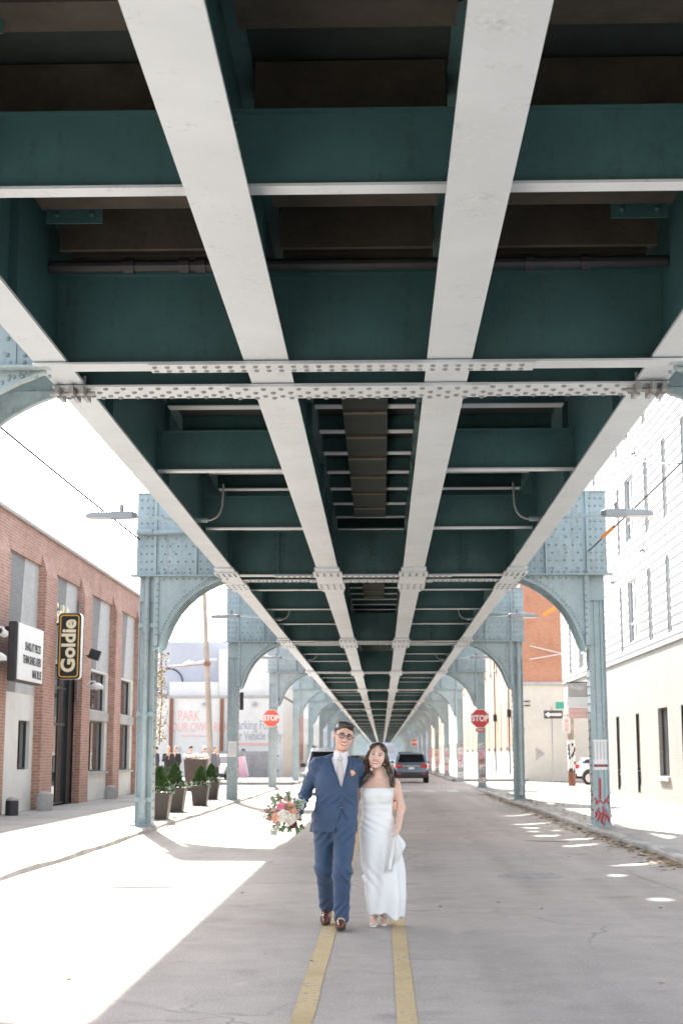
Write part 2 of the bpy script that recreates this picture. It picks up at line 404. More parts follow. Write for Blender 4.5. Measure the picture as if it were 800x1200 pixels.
    def lathe(s, prof, c=(0, 0, 0), n=14):
        c = Vector(c); vs = []
        for r, z in prof: vs += [c + Vector((r * math.cos(2 * PI * k / n), r * math.sin(2 * PI * k / n), z)) for k in range(n)]
        fs = []
        for j in range(len(prof) - 1): fs += [(j * n + k, j * n + (k + 1) % n, (j + 1) * n + (k + 1) % n, (j + 1) * n + k) for k in range(n)]
        fs += [tuple(range(n - 1, -1, -1)), tuple(range((len(prof) - 1) * n, len(prof) * n))]
        return s.add(vs, fs)
    def build(s, name, mat, parent=None, smooth=False, local=False, bevel=0., kind=None, label=None):
        off = Vector((0, 0, 0)) if (parent is None or local) else ORIG.get(parent.name, Vector((0, 0, 0)))
        me = bpy.data.meshes.new(name)
        me.from_pydata([tuple(Vector(p) - off) for p in s.v], [], s.f)
        if any(s.mi): me.polygons.foreach_set('material_index', s.mi)
        me.validate(); me.update()
        import bmesh
        bm = bmesh.new(); bm.from_mesh(me); bmesh.ops.recalc_face_normals(bm, faces=bm.faces); bm.to_mesh(me); bm.free()
        if smooth: me.polygons.foreach_set('use_smooth', [True] * len(me.polygons))
        me.materials.append(M[mat] if isinstance(mat, str) else mat)
        if any(s.mi): me.materials.append(M[{'flange': 'rivetgrey', 'steel': 'rivetblue'}.get(mat, 'rivetdark')])
        o = bpy.data.objects.new(name, me); COL.objects.link(o)
        ORIG[o.name] = off
        if parent is not None: o.parent = parent
        if bevel:
            b = o.modifiers.new('bevel', 'BEVEL'); b.width = bevel; b.segments = 2; b.limit_method = 'ANGLE'; b.angle_limit = R(40)
        if kind: o['kind'] = kind
        if label: o['label'] = label
        return o

def tag(o, label, cat, group=None, kind=None):
    o['label'] = label; o['category'] = cat
    if group: o['group'] = group
    if kind: o['kind'] = kind
    return o

def thing(name, label, cat, loc=(0, 0, 0), rz=0., group=None):
    o = bpy.data.objects.new(name, None); COL.objects.link(o)
    o.location = loc; o.rotation_euler = (0, 0, rz); o.empty_display_size = .2
    ORIG[o.name] = Vector(loc)
    return tag(o, label, cat, group, 'thing')

def struct(o):
    o['kind'] = 'structure'; return o

def copy_tree(o, parent=None):
    c = o.copy(); COL.objects.link(c)
    if parent is not None: c.parent = parent
    for ch in list(o.children): copy_tree(ch, c)
    return c

def text_mesh(txt, size, mat, name, parent, origin, xdir, ydir, depth=.01, align='CENTER', offset=0., spacing=1., sx=1., local=False):
    """real extruded lettering: origin is the middle of the line, xdir runs along it, ydir is up"""
    cu = bpy.data.curves.new('lettering', 'FONT'); cu.body = txt; cu.size = size; cu.align_x = align; cu.align_y = 'CENTER'
    cu.extrude = depth; cu.offset = offset; cu.space_character = spacing; cu.resolution_u = 4
    t = bpy.data.objects.new('lettering', cu); COL.objects.link(t)
    bpy.context.view_layer.update()
    dg = bpy.context.evaluated_depsgraph_get()
    me = bpy.data.meshes.new_from_object(t.evaluated_get(dg))
    bpy.data.objects.remove(t); bpy.data.curves.remove(cu)
    X, Y = Vector(xdir).normalized(), Vector(ydir).normalized(); Z = X.cross(Y)
    off = Vector((0, 0, 0)) if local else ORIG.get(parent.name, Vector((0, 0, 0)))
    for v in me.vertices:
        v.co = Vector(origin) - off + X * v.co.x * sx + Y * v.co.y + Z * v.co.z
    me.materials.clear(); me.materials.append(M[mat])
    me.name = name
    o = bpy.data.objects.new(name, me); COL.objects.link(o); o.parent = parent
    return o

# ------------------------------------------------------------------ implicit surfaces for bodies and cloth
class Field:
    """signed distance field on a grid; smooth unions of tapered limbs make one continuous skin"""
    def __init__(s, lo, hi, h):
        s.lo = np.array(lo, float); s.h = h
        s.n = np.ceil((np.array(hi) - s.lo) / h).astype(int) + 1
        s.f = np.full(s.n, .5, np.float32)
        s.ax = [s.lo[i] + h * np.arange(s.n[i]) for i in range(3)]
    def _sub(s, lo, hi):
        sl = []
        for i in range(3):
            a = int(np.clip(math.floor((lo[i] - s.lo[i]) / s.h), 0, s.n[i])); b = int(np.clip(math.ceil((hi[i] - s.lo[i]) / s.h) + 1, 0, s.n[i]))
            sl.append(slice(a, b))
        g = np.meshgrid(*[s.ax[i][sl[i]] for i in range(3)], indexing='ij', sparse=True)
        return tuple(sl), g
    def comb(s, lo, hi, fn, k=.02, op='u', pad=.06):
        sl, (x, y, z) = s._sub([q - pad for q in lo], [q + pad for q in hi])
        a = s.f[sl]
        if a.size == 0: return s
        b = np.broadcast_to(fn(x, y, z), a.shape).astype(np.float32)
        if op == 'u':
            h = np.clip(.5 + .5 * (b - a) / k, 0, 1); s.f[sl] = b * (1 - h) + a * h - k * h * (1 - h)
        elif op == 's':
            b = -b; h = np.clip(.5 + .5 * (a - b) / k, 0, 1); s.f[sl] = b * (1 - h) + a * h + k * h * (1 - h)
        elif op == 'i': s.f[sl] = np.maximum(a, b)
        elif op == 'd': s.f[sl] = a + b
        return s
    def limb(s, pts, rad, k=.02, sq=None):
        for (a, b, ra, rb) in zip(pts[:-1], pts[1:], rad[:-1], rad[1:]):
            a = np.array(a, float); b = np.array(b, float); ba = b - a; L2 = max(float(ba @ ba), 1e-9); r = max(ra, rb)
            def fn(x, y, z):
                t = np.clip(((x - a[0]) * ba[0] + (y - a[1]) * ba[1] + (z - a[2]) * ba[2]) / L2, 0, 1)
                return np.sqrt((x - a[0] - t * ba[0]) ** 2 + (y - a[1] - t * ba[1]) ** 2 + (z - a[2] - t * ba[2]) ** 2) - (ra + (rb - ra) * t)
            s.comb(np.minimum(a, b) - r, np.maximum(a, b) + r, fn, k)
        return s
    def ell(s, c, r, rot=None, k=.02, op='u'):
        c = np.array(c, float); r = np.array(r, float)
        m = np.array(rot).T if rot is not None else np.eye(3)
        ext = max(r)
        def fn(x, y, z):
            dx, dy, dz = x - c[0], y - c[1], z - c[2]
            q = [m[i, 0] * dx + m[i, 1] * dy + m[i, 2] * dz for i in range(3)]
            k0 = np.sqrt(sum((q[i] / r[i]) ** 2 for i in range(3))); k1 = np.sqrt(sum((q[i] / r[i] ** 2) ** 2 for i in range(3))) + 1e-9
            return k0 * (k0 - 1) / k1
        return s.comb(c - ext, c + ext, fn, k, op)
    def loft(s, st, k=.02, n=2.3, op='u', pad=.06):
        """stack of super-ellipses: (z, cx, cy, rx, ry)"""
        st = sorted(st); A = np.array(st)
        lo = [(A[:, 1] - A[:, 3]).min(), (A[:, 2] - A[:, 4]).min(), A[0, 0]]; hi = [(A[:, 1] + A[:, 3]).max(), (A[:, 2] + A[:, 4]).max(), A[-1, 0]]
        def fn(x, y, z):
            cx, cy, rx, ry = (np.interp(z, A[:, 0], A[:, i]) for i in (1, 2, 3, 4))
            d = ((np.abs((x - cx) / rx) ** n + np.abs((y - cy) / ry) ** n) ** (1 / n) - 1) * np.minimum(rx, ry)
            return np.maximum(d, np.maximum(A[0, 0] - z, z - A[-1, 0]))
        return s.comb(lo, hi, fn, k, op, pad)
    def mesh(s, name, mat, parent=None, label=None):
        f = s.f; ins = f < 0
        nx, ny, nz = f.shape
        c = [ins[i:nx - 1 + i, j:ny - 1 + j, k:nz - 1 + k] for i in (0, 1) for j in (0, 1) for k in (0, 1)]
        cnt = sum(q.astype(np.int8) for q in c); act = (cnt > 0) & (cnt < 8)
        I, J, K = np.nonzero(act); n = len(I)
        idx = np.full(act.shape, -1, np.int64); idx[I, J, K] = np.arange(n)
        P = np.zeros((n, 3)); W = np.zeros(n)
        cs = [(i, j, k) for i in (0, 1) for j in (0, 1) for k in (0, 1)]
        for a in range(8):
            for b in range(a + 1, 8):
                A, B = cs[a], cs[b]
                if sum(abs(p - q) for p, q in zip(A, B)) != 1: continue
                fa = f[I + A[0], J + A[1], K + A[2]]; fb = f[I + B[0], J + B[1], K + B[2]]
                m = (fa < 0) != (fb < 0); t = np.where(m, fa / np.where(m, fa - fb, 1), 0)
                for d in range(3): P[:, d] += np.where(m, A[d] + t * (B[d] - A[d]), 0)
                W += m
        P /= W[:, None]
        V = s.lo + (P + np.stack([I, J, K], 1)) * s.h
        faces = []
        for d in range(3):
            u, w = [(1, 2), (2, 0), (0, 1)][d]
            sl0 = [slice(None)] * 3; sl1 = [slice(None)] * 3; sl0[d] = slice(0, -1); sl1[d] = slice(1, None)
            s0, s1 = ins[tuple(sl0)], ins[tuple(sl1)]
            E = np.argwhere(s0 != s1)
            ok = (E[:, u] > 0) & (E[:, w] > 0) & (E[:, u] < f.shape[u] - 1) & (E[:, w] < f.shape[w] - 1); E = E[ok]
            fl = s0[E[:, 0], E[:, 1], E[:, 2]]
            q = []
            for du, dw in ((0, 0), (-1, 0), (-1, -1), (0, -1)):
                e = E.copy(); e[:, u] += du; e[:, w] += dw; q.append(idx[e[:, 0], e[:, 1], e[:, 2]])
            Q = np.stack(q, 1); Q = np.where(fl[:, None], Q, Q[:, ::-1]); faces.append(Q)
        Fq = np.concatenate(faces); Fq = Fq[(Fq >= 0).all(1)]
        off = np.array(ORIG.get(parent.name, (0, 0, 0))) if parent is not None else np.zeros(3)
        me = bpy.data.meshes.new(name); me.from_pydata((V - off).tolist(), [], Fq.tolist()); me.validate(); me.update()
        me.polygons.foreach_set('use_smooth', [True] * len(me.polygons))
        me.materials.append(M[mat])
        o = bpy.data.objects.new(name, me); COL.objects.link(o); ORIG[o.name] = Vector(off)
        if parent is not None: o.parent = parent
        if label: o['label'] = label
        return o

def wobble(x, y, z, seed, scale):
    r = np.random.RandomState(seed); t = 0
    for i in range(5):
        d = r.randn(3); d /= np.linalg.norm(d); d *= scale * (1 + .5 * i)
        t = t + np.sin(x * d[0] + y * d[1] + z * d[2] + r.rand() * 6.28) / (1 + .4 * i)
    return t / 2.5
# ------------------------------------------------------------------ ground, road, sidewalks
struct(MB().box(-700, 700, -60, 1500, -.5, -.012).build('ground', 'ground'))
def sheet(name, mat, x0, x1, y0, y1, z, nx=1, ny=1):
    mb = MB(); vs = []; fs = []
    for j in range(ny + 1):
        for i in range(nx + 1): vs.append((x0 + (x1 - x0) * i / nx, y0 + (y1 - y0) * j / ny, z))
    for j in range(ny):
        for i in range(nx): a = j * (nx + 1) + i; fs.append((a, a + 1, a + nx + 2, a + nx + 1))
    return mb.add(vs, fs).build(name, mat)
struct(sheet('road', 'asphalt', -4.25, 4.25, -25, 900, 0))
struct(sheet('cross_street', 'asphalt', -60, -4.25, 63.5, 73, -.004))
struct(sheet('cross_street', 'asphalt', 4.25, 60, 66, 83, -.004))

KX = 4.2
def jit(y, s): return .03 * math.sin(y * .45 + s) + .012 * math.sin(y * 1.7 + 2 * s)
def kerb_run(sx, y0, y1, seed):
    """worn kerb stones, slightly out of line, as one sloping strip with real height"""
    mb = MB(); n = max(2, int((y1 - y0) / .9)); vs = []; fs = []
    for i in range(n + 1):
        y = y0 + (y1 - y0) * i / n; x = sx * (KX + jit(y, seed)); h = .14 + .012 * math.sin(y * 2.1 + seed)
        vs += [(x - sx * .03, y, -.01), (x, y, h - .02), (x + sx * .03, y, h), (x + sx * .17, y, h + .004), (x + sx * .17, y, -.01)]
    for i in range(n):
        for k in range(4): fs.append((i * 5 + k, i * 5 + k + 1, i * 5 + k + 6, i * 5 + k + 5))
    fs += [(0, 1, 2, 3, 4), tuple(n * 5 + k for k in (4, 3, 2, 1, 0))]
    o = mb.add(vs, fs).build('kerb', 'kerb'); struct(o)
def sidewalk(sx, y0, y1, w=8.7):
    a, b = sorted((sx * (KX + .10), sx * w))
    struct(MB().box(a, b, y0, y1, -.3, .141).build('sidewalk', 'paving'))
for sx, y0, y1 in ((-1, -25, 62.2), (1, -25, 64.8)):
    sidewalk(sx, y0, y1); kerb_run(sx, y0, y1, 1 if sx < 0 else 4)
sidewalk(-1, 74.2, 420); kerb_run(-1, 74.2, 420, 2)
sidewalk(1, 84.2, 420); kerb_run(1, 84.2, 420, 3)
struct(MB().box(-60, -8.7, 52, 62.2, -.3, .139).build('sidewalk', 'paving'))
struct(MB().box(-60, -8.7, 74.2, 96, -.3, .139).build('parking_lot', 'paving'))

for nm, xa, xb in (('road_line', -.33, -.20), ('road_line', .28, .40)):
    vs = []; fs = []; y = -5.; i = 0; q = random.Random(3 if xa < 0 else 9)
    while y < 300:
        st = .35 if y < 40 else 4
        vs += [(xa + q.uniform(-.003, .003), y, .004), (xb + q.uniform(-.003, .003), y, .004)]; y += st; i += 1
    fs = [(2 * k, 2 * k + 1, 2 * k + 3, 2 * k + 2) for k in range(i - 1)]
    struct(MB().add(vs, fs).build(nm, 'yellow'))
mb = MB()
for k in range(8): mb.add([(-4 + k * 1.0, 60.2, .004), (-3.55 + k * 1.0, 60.2, .004), (-3.55 + k * 1.0, 63.2, .004), (-4 + k * 1.0, 63.2, .004)], [(0, 1, 2, 3)])
mb.add([(.6, 55.5, .004), (4.0, 55.5, .004), (4.0, 56.0, .004), (.6, 56.0, .004)], [(0, 1, 2, 3)])
struct(mb.build('crosswalk', 'whiteline'))
def gutter(sx, y0, y1):
    n = int((y1 - y0) / 1.0); vs = []; fs = []
    for i in range(n + 1):
        y = y0 + (y1 - y0) * i / n; w = .05 * math.sin(y * .9) + .03 * math.sin(y * 2.3)
        vs += [(sx * (3.45 + w), y, .003), (sx * 3.8, y, .025), (sx * 4.24, y, .068)]
    for i in range(n): fs += [(3 * i, 3 * i + 1, 3 * i + 4, 3 * i + 3), (3 * i + 1, 3 * i + 2, 3 * i + 5, 3 * i + 4)]
    struct(MB().add(vs, fs).build('gutter', 'gutter', smooth=True))
gutter(-1, -25, 62.2); gutter(1, -25, 64.8)
# a tar seam running from the right kerb, worn utility cover
mb = MB(); pts = [(2.72, 26.05), (3.0, 25.85), (3.3, 25.7), (3.65, 25.4), (3.95, 25.2), (4.2, 25.1)]
vs = []
for i, (x, y) in enumerate(pts): w = .05 + .05 * math.sin(i * 1.1); vs += [(x, y - w, .004), (x, y + w, .004)]
struct(mb.add(vs, [(2 * k, 2 * k + 1, 2 * k + 3, 2 * k + 2) for k in range(len(pts) - 1)]).build('road_seam', 'tar'))
t = thing('manhole_cover', 'worn round iron cover set in the road right of the couple', 'manhole cover', (2.06, 18.5, 0))
mb = MB().lathe([(.40, -.01), (.40, .010), (.33, .012), (.33, .006), (.0001, .006)], (2.06, 18.5, 0), 28); mb.build('rim', 'iron', t)
mb = MB()
for i in range(-3, 4):
    w = math.sqrt(max(.01, .3 ** 2 - (i * .085) ** 2)); mb.box(2.06 - w, 2.06 + w, 18.5 + i * .085 - .02, 18.5 + i * .085 + .02, .005, .014)
mb.build('tread_bars', 'iron', t)

def litter(name, n, fx, seed, size=(.03, .07)):
    q = random.Random(seed); mb = MB()
    for _ in range(n):
        x, y, z = fx(q); s = q.uniform(*size); a = q.uniform(0, 6.28); c, d = math.cos(a), math.sin(a); h = q.uniform(.004, .02)
        mb.add([(x - s * c, y - s * d, z + .003), (x + .45 * s * d, y - .45 * s * c, z + h), (x + s * c, y + s * d, z + .004), (x - .45 * s * d, y + .45 * s * c, z + h * .6)], [(0, 1, 2, 3)])
    o = mb.build(name, 'leaf'); o['kind'] = 'stuff'; return o
def fx_gutter(q):
    y = 19 + 36 * q.random() ** 1.2
    d_ = abs(q.gauss(0, .16)); return 4.19 - d_ + jit(y, 4), y, .001 + max(.004, .068 - d_ * .1)
litter('leaf_litter', 1500, fx_gutter, 5)
def fx_walk(q):
    if q.random() < .6: y = q.uniform(26, 60); return 8.45 - abs(q.gauss(0, .55)), y, .142
    y = q.uniform(28, 52); return 4.5 + abs(q.gauss(0, 1.1)), y, .142
litter('leaf_litter', 1700, fx_walk, 6)
def fx_left(q):
    y = 29 + 24 * q.random(); return -4.3 - abs(q.gauss(0, .7)), y, .142
litter('leaf_litter', 700, fx_left, 8)
def fx_road(q): return q.uniform(-3.8, 4), q.uniform(9, 40), .001
litter('leaf_litter', 70, fx_road, 11, (.02, .045))

# ------------------------------------------------------------------ elevated railway viaduct
BENT = [13.05] + [28.4 + 16.6 * k for k in range(24)]
ZG, ZB, ZD = 5.062, 5.02, 6.35           # undersides: long girders, cross girders, deck
GX = [(-2.80, .30), (-.83, .405), (.83, .405), (2.80, .30)]
Y0, Y1 = 2.0, BENT[-1] + .6
via = thing('railway_viaduct', 'long teal steel railway viaduct carried over the street', 'viaduct', (0, 0, 0))

for gi, (gx, w) in enumerate(GX):
    mb = MB()
    mb.box(gx - .012, gx + .012, Y0, Y1, ZG, ZD - .03)
    mb.box(gx - .14, gx + .14, Y0, Y1, ZD - .03, ZD - .002)
    for s in (-1, 1):
        mb.box(gx + s * .012 if s > 0 else gx - .10, gx + .10 if s > 0 else gx - .012, Y0, Y1, ZG + .004, ZG + .022)
        if abs(gx) > 2 and s * gx > 0: pass
        y = Y0 + .6
        while y < 62:
            mb.box(gx + (.012 if s > 0 else -.09), gx + (.09 if s > 0 else -.012), y, y + .02, ZG + .022, ZD - .03)
            if 12 < y < 46:
                for k in range(6): mb.rivet((gx + s * .013, y + .07, ZG + .15 + k * .17), (s, 0, 0), .022)
            y += 4.15
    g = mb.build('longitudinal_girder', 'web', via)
    MB().box(gx - w / 2, gx + w / 2, Y0, Y1, ZG - .028, ZG).build('bottom_flange', 'flange', g)

full = ((-2.80, -.83), (-.83, .83), (.83, 2.80))
NB = [0]; FAR_B, FAR_F = MB(), MB()
def bay_beam(y, bays=((-2.80, -.83), (.83, 2.80)), z0=5.235, z1=5.79, w=.085):
    for a, b in bays:
        a, b = a + .013, b - .013
        NB[0] += 1; far = NB[0] > 96
        mb = FAR_B if far else MB(); m2 = FAR_F if far else MB()
        mb.box(a, b, y - .010, y + .010, z0 + .02, z1 - .015)
        mb.box(a, b, y - w * .9, y + w * .9, z1 - .015, z1)
        if y < 46:
            for k in range(6):
                for xx in (a + .05, b - .05): mb.rivet((xx, y - .011, z0 + .10 + k * .078), (0, -1, 0), .02)
        m2.box(a + .02, b - .02, y - w, y + w, z0, z0 + .02)
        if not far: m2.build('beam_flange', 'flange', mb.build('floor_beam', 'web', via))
bay_beam(9.03, full, w=.075)
bay_beam(4.9, full, w=.075)
for y in (18.6, 23.5): bay_beam(y)
for c in BENT[1:-1]:
    for d in (4.1, 8.5, 12.7): bay_beam(c + d)
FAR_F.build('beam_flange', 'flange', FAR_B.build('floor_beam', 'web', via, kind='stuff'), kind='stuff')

# bents: twin-web cross girders with riveted bottom strips
for bi, c in enumerate(BENT):
    mb = MB()
    for s in (-1, 1):
        for a, b in full:
            mb.box(a + .013, b - .013, c + s * .42 - .012, c + s * .42 + .012, ZB + .02, 5.88)
            mb.box(a + .013, b - .013, c + s * .42 - .10, c + s * .42 + .10, 5.88, 5.90)
        for gx, w in GX[1:3]:
            pass
        if s < 0 and 14 < c < 70:
            for a, b in full:
                m = (a + b) / 2
                mb.box(m - .012, m + .012, c - .50, c - .432, ZB + .03, 5.87)
                if c < 50:
                    for xx in (a + .10, b - .10, m - .09, m + .09):
                        for k in range(8): mb.rivet((xx, c - .433, ZB + .12 + k * .095), (0, -1, 0), .02)
                    n = int((b - a) / .13)
                    for k in range(n): mb.rivet((a + .12 + k * .13, c - .433, ZB + .085), (0, -1, 0), .018)
    for gx, w in GX:
        mb.box(gx - w * .3, gx + w * .3, c - .40, c + .40, ZG + .01, ZG + .05)
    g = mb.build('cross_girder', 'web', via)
    mb = MB(); L_ = 2.96
    n0, n1, f0, f1 = (c - .60, c - .35, c + .21, c + .67) if bi == 0 else (c - .55, c - .31, c + .28, c + .60)
    mb.box(-L_, L_, n0, n1, ZB - .018, ZB + .002); mb.box(-L_, L_, f0, f1, ZB - .016, ZB + .004)
    if c < 80:
        mb.box(-1.9, 1.6, n0 - .012, n1 + .006, ZB - .034, ZB - .018)
        mb.box(-1.25, 1.25, f0 - .006, f1 - .02, ZB - .030, ZB - .016)
        q = random.Random(bi); k = 0; xx = -1.85
        while xx < 1.58:
            for yy in (n0 + .06, n1 - .06): mb.rivet((xx, yy, ZB - .034), (0, 0, -1), .024)
            xx += .115; k += 1
        xx = -2.88; k = 0
        while xx < 2.9:
            base = ZB - .030 if abs(xx) < 1.24 else ZB - .016
            rows = (f0 + .07, f1 - .12) if k % 2 else ((f0 + f1) / 2 - .02, f1 - .05)
            for yy in rows: mb.rivet((xx, yy, base), (0, 0, -1), .026)
            xx += .085; k += 1
    mb.build('riveted_strip', 'flange', g)
    if bi >= 1 and c < 150:
        for gx, w in GX:
            mb = MB(); e = .07
            for (ya, yb, ww, z) in ((c - 1.55, c - .62, w + e, 0), (c - 1.15, c - .62, w + 2.2 * e, 1), (c + .68, c + 2.3, w + e, 0), (c + .68, c + 1.55, w + 2.2 * e, 1)):
                mb.box(gx - ww / 2, gx + ww / 2, ya, yb, ZG - .030 - .034 * (z + 1), ZG - .029 - .034 * z)
                if c < 50 and z:
                    for xx in (-.18, -.06, .06, .18):
                        for yy in (ya + .1, (ya + yb) / 2, yb - .1): mb.rivet((gx + xx * ww / .5, yy, ZG - .098), (0, 0, -1), .024)
            mb.box(gx - w / 2 - .06, gx + w / 2 + .06, c - .58, c + .62, ZB - .055, ZB - .036)
            mb.build('splice_plate', 'flange', g)

# deck ties, soffit and slot panels
tie_y = [8.05 + 1.5 * k for k in range(-3, 27)]
for k, y in enumerate(tie_y):
    wood = y < 13
    for a, b in full:
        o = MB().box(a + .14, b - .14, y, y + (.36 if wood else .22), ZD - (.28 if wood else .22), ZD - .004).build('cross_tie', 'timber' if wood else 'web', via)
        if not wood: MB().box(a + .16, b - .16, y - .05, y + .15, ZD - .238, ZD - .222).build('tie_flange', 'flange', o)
# soffit between the ties, deeper pans of dark concrete; unseen slots are added to let sun through
SUN_HOLES = []
# unseen deck openings, each just beyond a tie, added to throw sun patches below
qh = random.Random(14)
for k in range(6, 26):
    y = 8.05 + 1.5 * k
    if any(abs(y + .7 - c) < 1.2 for c in BENT): continue
    x = 1.02 + qh.uniform(0, .5)
    while x < 2.3:
        rx = qh.choice([.12, .2, .3, .42, .5]); ry = qh.uniform(.2, .36)
        if x + 2 * rx + .1 > 2.62: break
        if qh.random() < .62: SUN_HOLES.append((x + rx, y + qh.uniform(.62, .82), rx, ry))
        x += 2 * rx + .12 + qh.uniform(0, .4)
def slab_with_holes(x0, x1, y0, y1, z0, z1, holes):
    """deck plate with ragged openings: each opening sits in its own cell, bridged to the cell's edge"""
    q = random.Random(31); cells = []
    for cx, cy, rx, ry in holes:
        c = (cx - rx - .05, cx + rx + .05, cy - ry - .05, cy + ry + .05)
        if c[0] < x0 or c[1] > x1 or any(c[0] < d[1] and d[0] < c[1] and c[2] < d[3] and d[2] < c[3] for d, *_ in cells): continue
        cells.append((c, cx, cy, rx, ry))
    xs = sorted({x0, x1, *[v for c, *_ in cells for v in c[:2]]}); ys = sorted({y0, y1, *[v for c, *_ in cells for v in c[2:]]})
    mb = MB()
    def face(p):
        mb.add([(u, v, z0) for u, v in p], [tuple(range(len(p)))]); mb.add([(u, v, z1) for u, v in p], [tuple(range(len(p)))])
    for i in range(len(xs) - 1):
        for j in range(len(ys) - 1):
            mx, my = (xs[i] + xs[i + 1]) / 2, (ys[j] + ys[j + 1]) / 2
            if any(c[0] < mx < c[1] and c[2] < my < c[3] for c, *_ in cells): continue
            face([(xs[i], ys[j]), (xs[i + 1], ys[j]), (xs[i + 1], ys[j + 1]), (xs[i], ys[j + 1])])
    for c, cx, cy, rx, ry in cells:
        n = 24; ph = q.uniform(0, 6.28); inn = []; out = []
        for k in range(n):
            a = 2 * PI * (k + .5) / n; r = .70 + .18 * math.sin(2 * a + ph) + .08 * math.sin(5 * a + 2 * ph) + q.uniform(-.04, .04)
            inn.append((cx + rx * r * math.cos(a), cy + ry * r * math.sin(a)))
            s_ = min((rx + .05) / max(abs(math.cos(a)), 1e-6), (ry + .05) / max(abs(math.sin(a)), 1e-6)); out.append((cx + s_ * math.cos(a), cy + s_ * math.sin(a)))
        corners = [(c[1], c[3]), (c[0], c[3]), (c[0], c[2]), (c[1], c[2])]
        for k in range(n):
            m = (k + 1) % n; p = [inn[k], out[k]]
            for u, v in corners:
                t0, t1, tc = (math.atan2(w[1] - cy, w[0] - cx) % (2 * PI) for w in (out[k], out[m], (u, v)))
                if (t1 - t0) % (2 * PI) > (tc - t0) % (2 * PI) > 1e-9: p.append((u, v))
            face(p + [out[m], inn[m]])
            mb.add([(*inn[k], z0), (*inn[m], z0), (*inn[m], z1), (*inn[k], z1)], [(0, 1, 2, 3)])
    mb.add([(x0, y0, z0), (x1, y0, z0), (x1, y1, z0), (x0, y1, z0), (x0, y0, z1), (x1, y0, z1), (x1, y1, z1), (x0, y1, z1)], [(0, 1, 5, 4), (1, 2, 6, 5), (2, 3, 7, 6), (3, 0, 4, 7)])
    return mb
slab_with_holes(-3.1, 3.1, Y0, Y1, ZD, ZD + .04, SUN_HOLES).build('deck', 'soffit', via)
for a, b in full:
    for y in (9.35, 12.0, 6.0): MB().box(a + .16, b - .16, y, y + .06, ZD - .42, ZD - .02).build('deck_plank', 'timber', via)
for ya, yb in ((14.6, 27.2), (30.6, 42.0)):
    mb = MB().box(-.30, .30, ya, yb, ZD - .30, ZD - .255)
    o = mb.build('slot_panel', 'soffit', via)
    y = 8.05
    while y < yb - .2:
        if y > ya: MB().box(-.29, .29, y - .02, y + .10, ZD - .33, ZD - .30).build('batten', 'batten', o)
        y += 1.5
# transverse service pipe just before the first cross girder
mb = MB().cyl((-2.78, 12.25, 5.86), (2.78, 12.25, 5.86), .055, n=12)
for x in (-2.1, -1.6, -1.45, 1.5, 2.0): mb.cyl((x, 12.25, 5.86), (x + .09, 12.25, 5.86), .075, n=12)
mb.build('service_pipe', 'darkmetal', via)
for s in (-1, 1):
    for y in (11.75, 8.5):
        mb = MB().box(s * 2.4 - .24, s * 2.4 + .24, y - .25, y - .235, 5.98, 6.30)
        for dx in (-.15, .15):
            for dz in (6.06, 6.22): mb.rivet((s * 2.4 + dx, y - .251, dz), (0, -1, 0), .025)
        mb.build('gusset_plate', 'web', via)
mb = MB().tube([(.50 + .13 * math.cos(t), 8.47, 6.20 + .055 * math.sin(t + .4 * math.sin(t))) for t in [i * .45 for i in range(15)]], .010, 6)
mb.tube([(.62, 8.47, 6.22), (.70, 8.47, 6.27), (.80, 8.45, 6.30)], .010, 6)
mb.build('loose_cable', 'cable', via)
# girder clamps under the first cross girder, at both outer girders
for s in (-1, 1):
    mb = MB()
    for dx in (-.12, .02, .12):
        mb.box(s * 2.78 + dx - .02, s * 2.78 + dx + .02, 13.18, 13.55, ZB - .10, ZB - .018)
        mb.cyl((s * 2.78 + dx, 13.3, ZB - .12), (s * 2.78 + dx, 13.3, ZB + .1), .02, n=8)
    mb.cyl((s * 2.78 - .22, 13.34, ZB - .06), (s * 2.78 + .22, 13.34, ZB - .06), .022, n=8)
    mb.build('clamp', 'metalgrey', via)

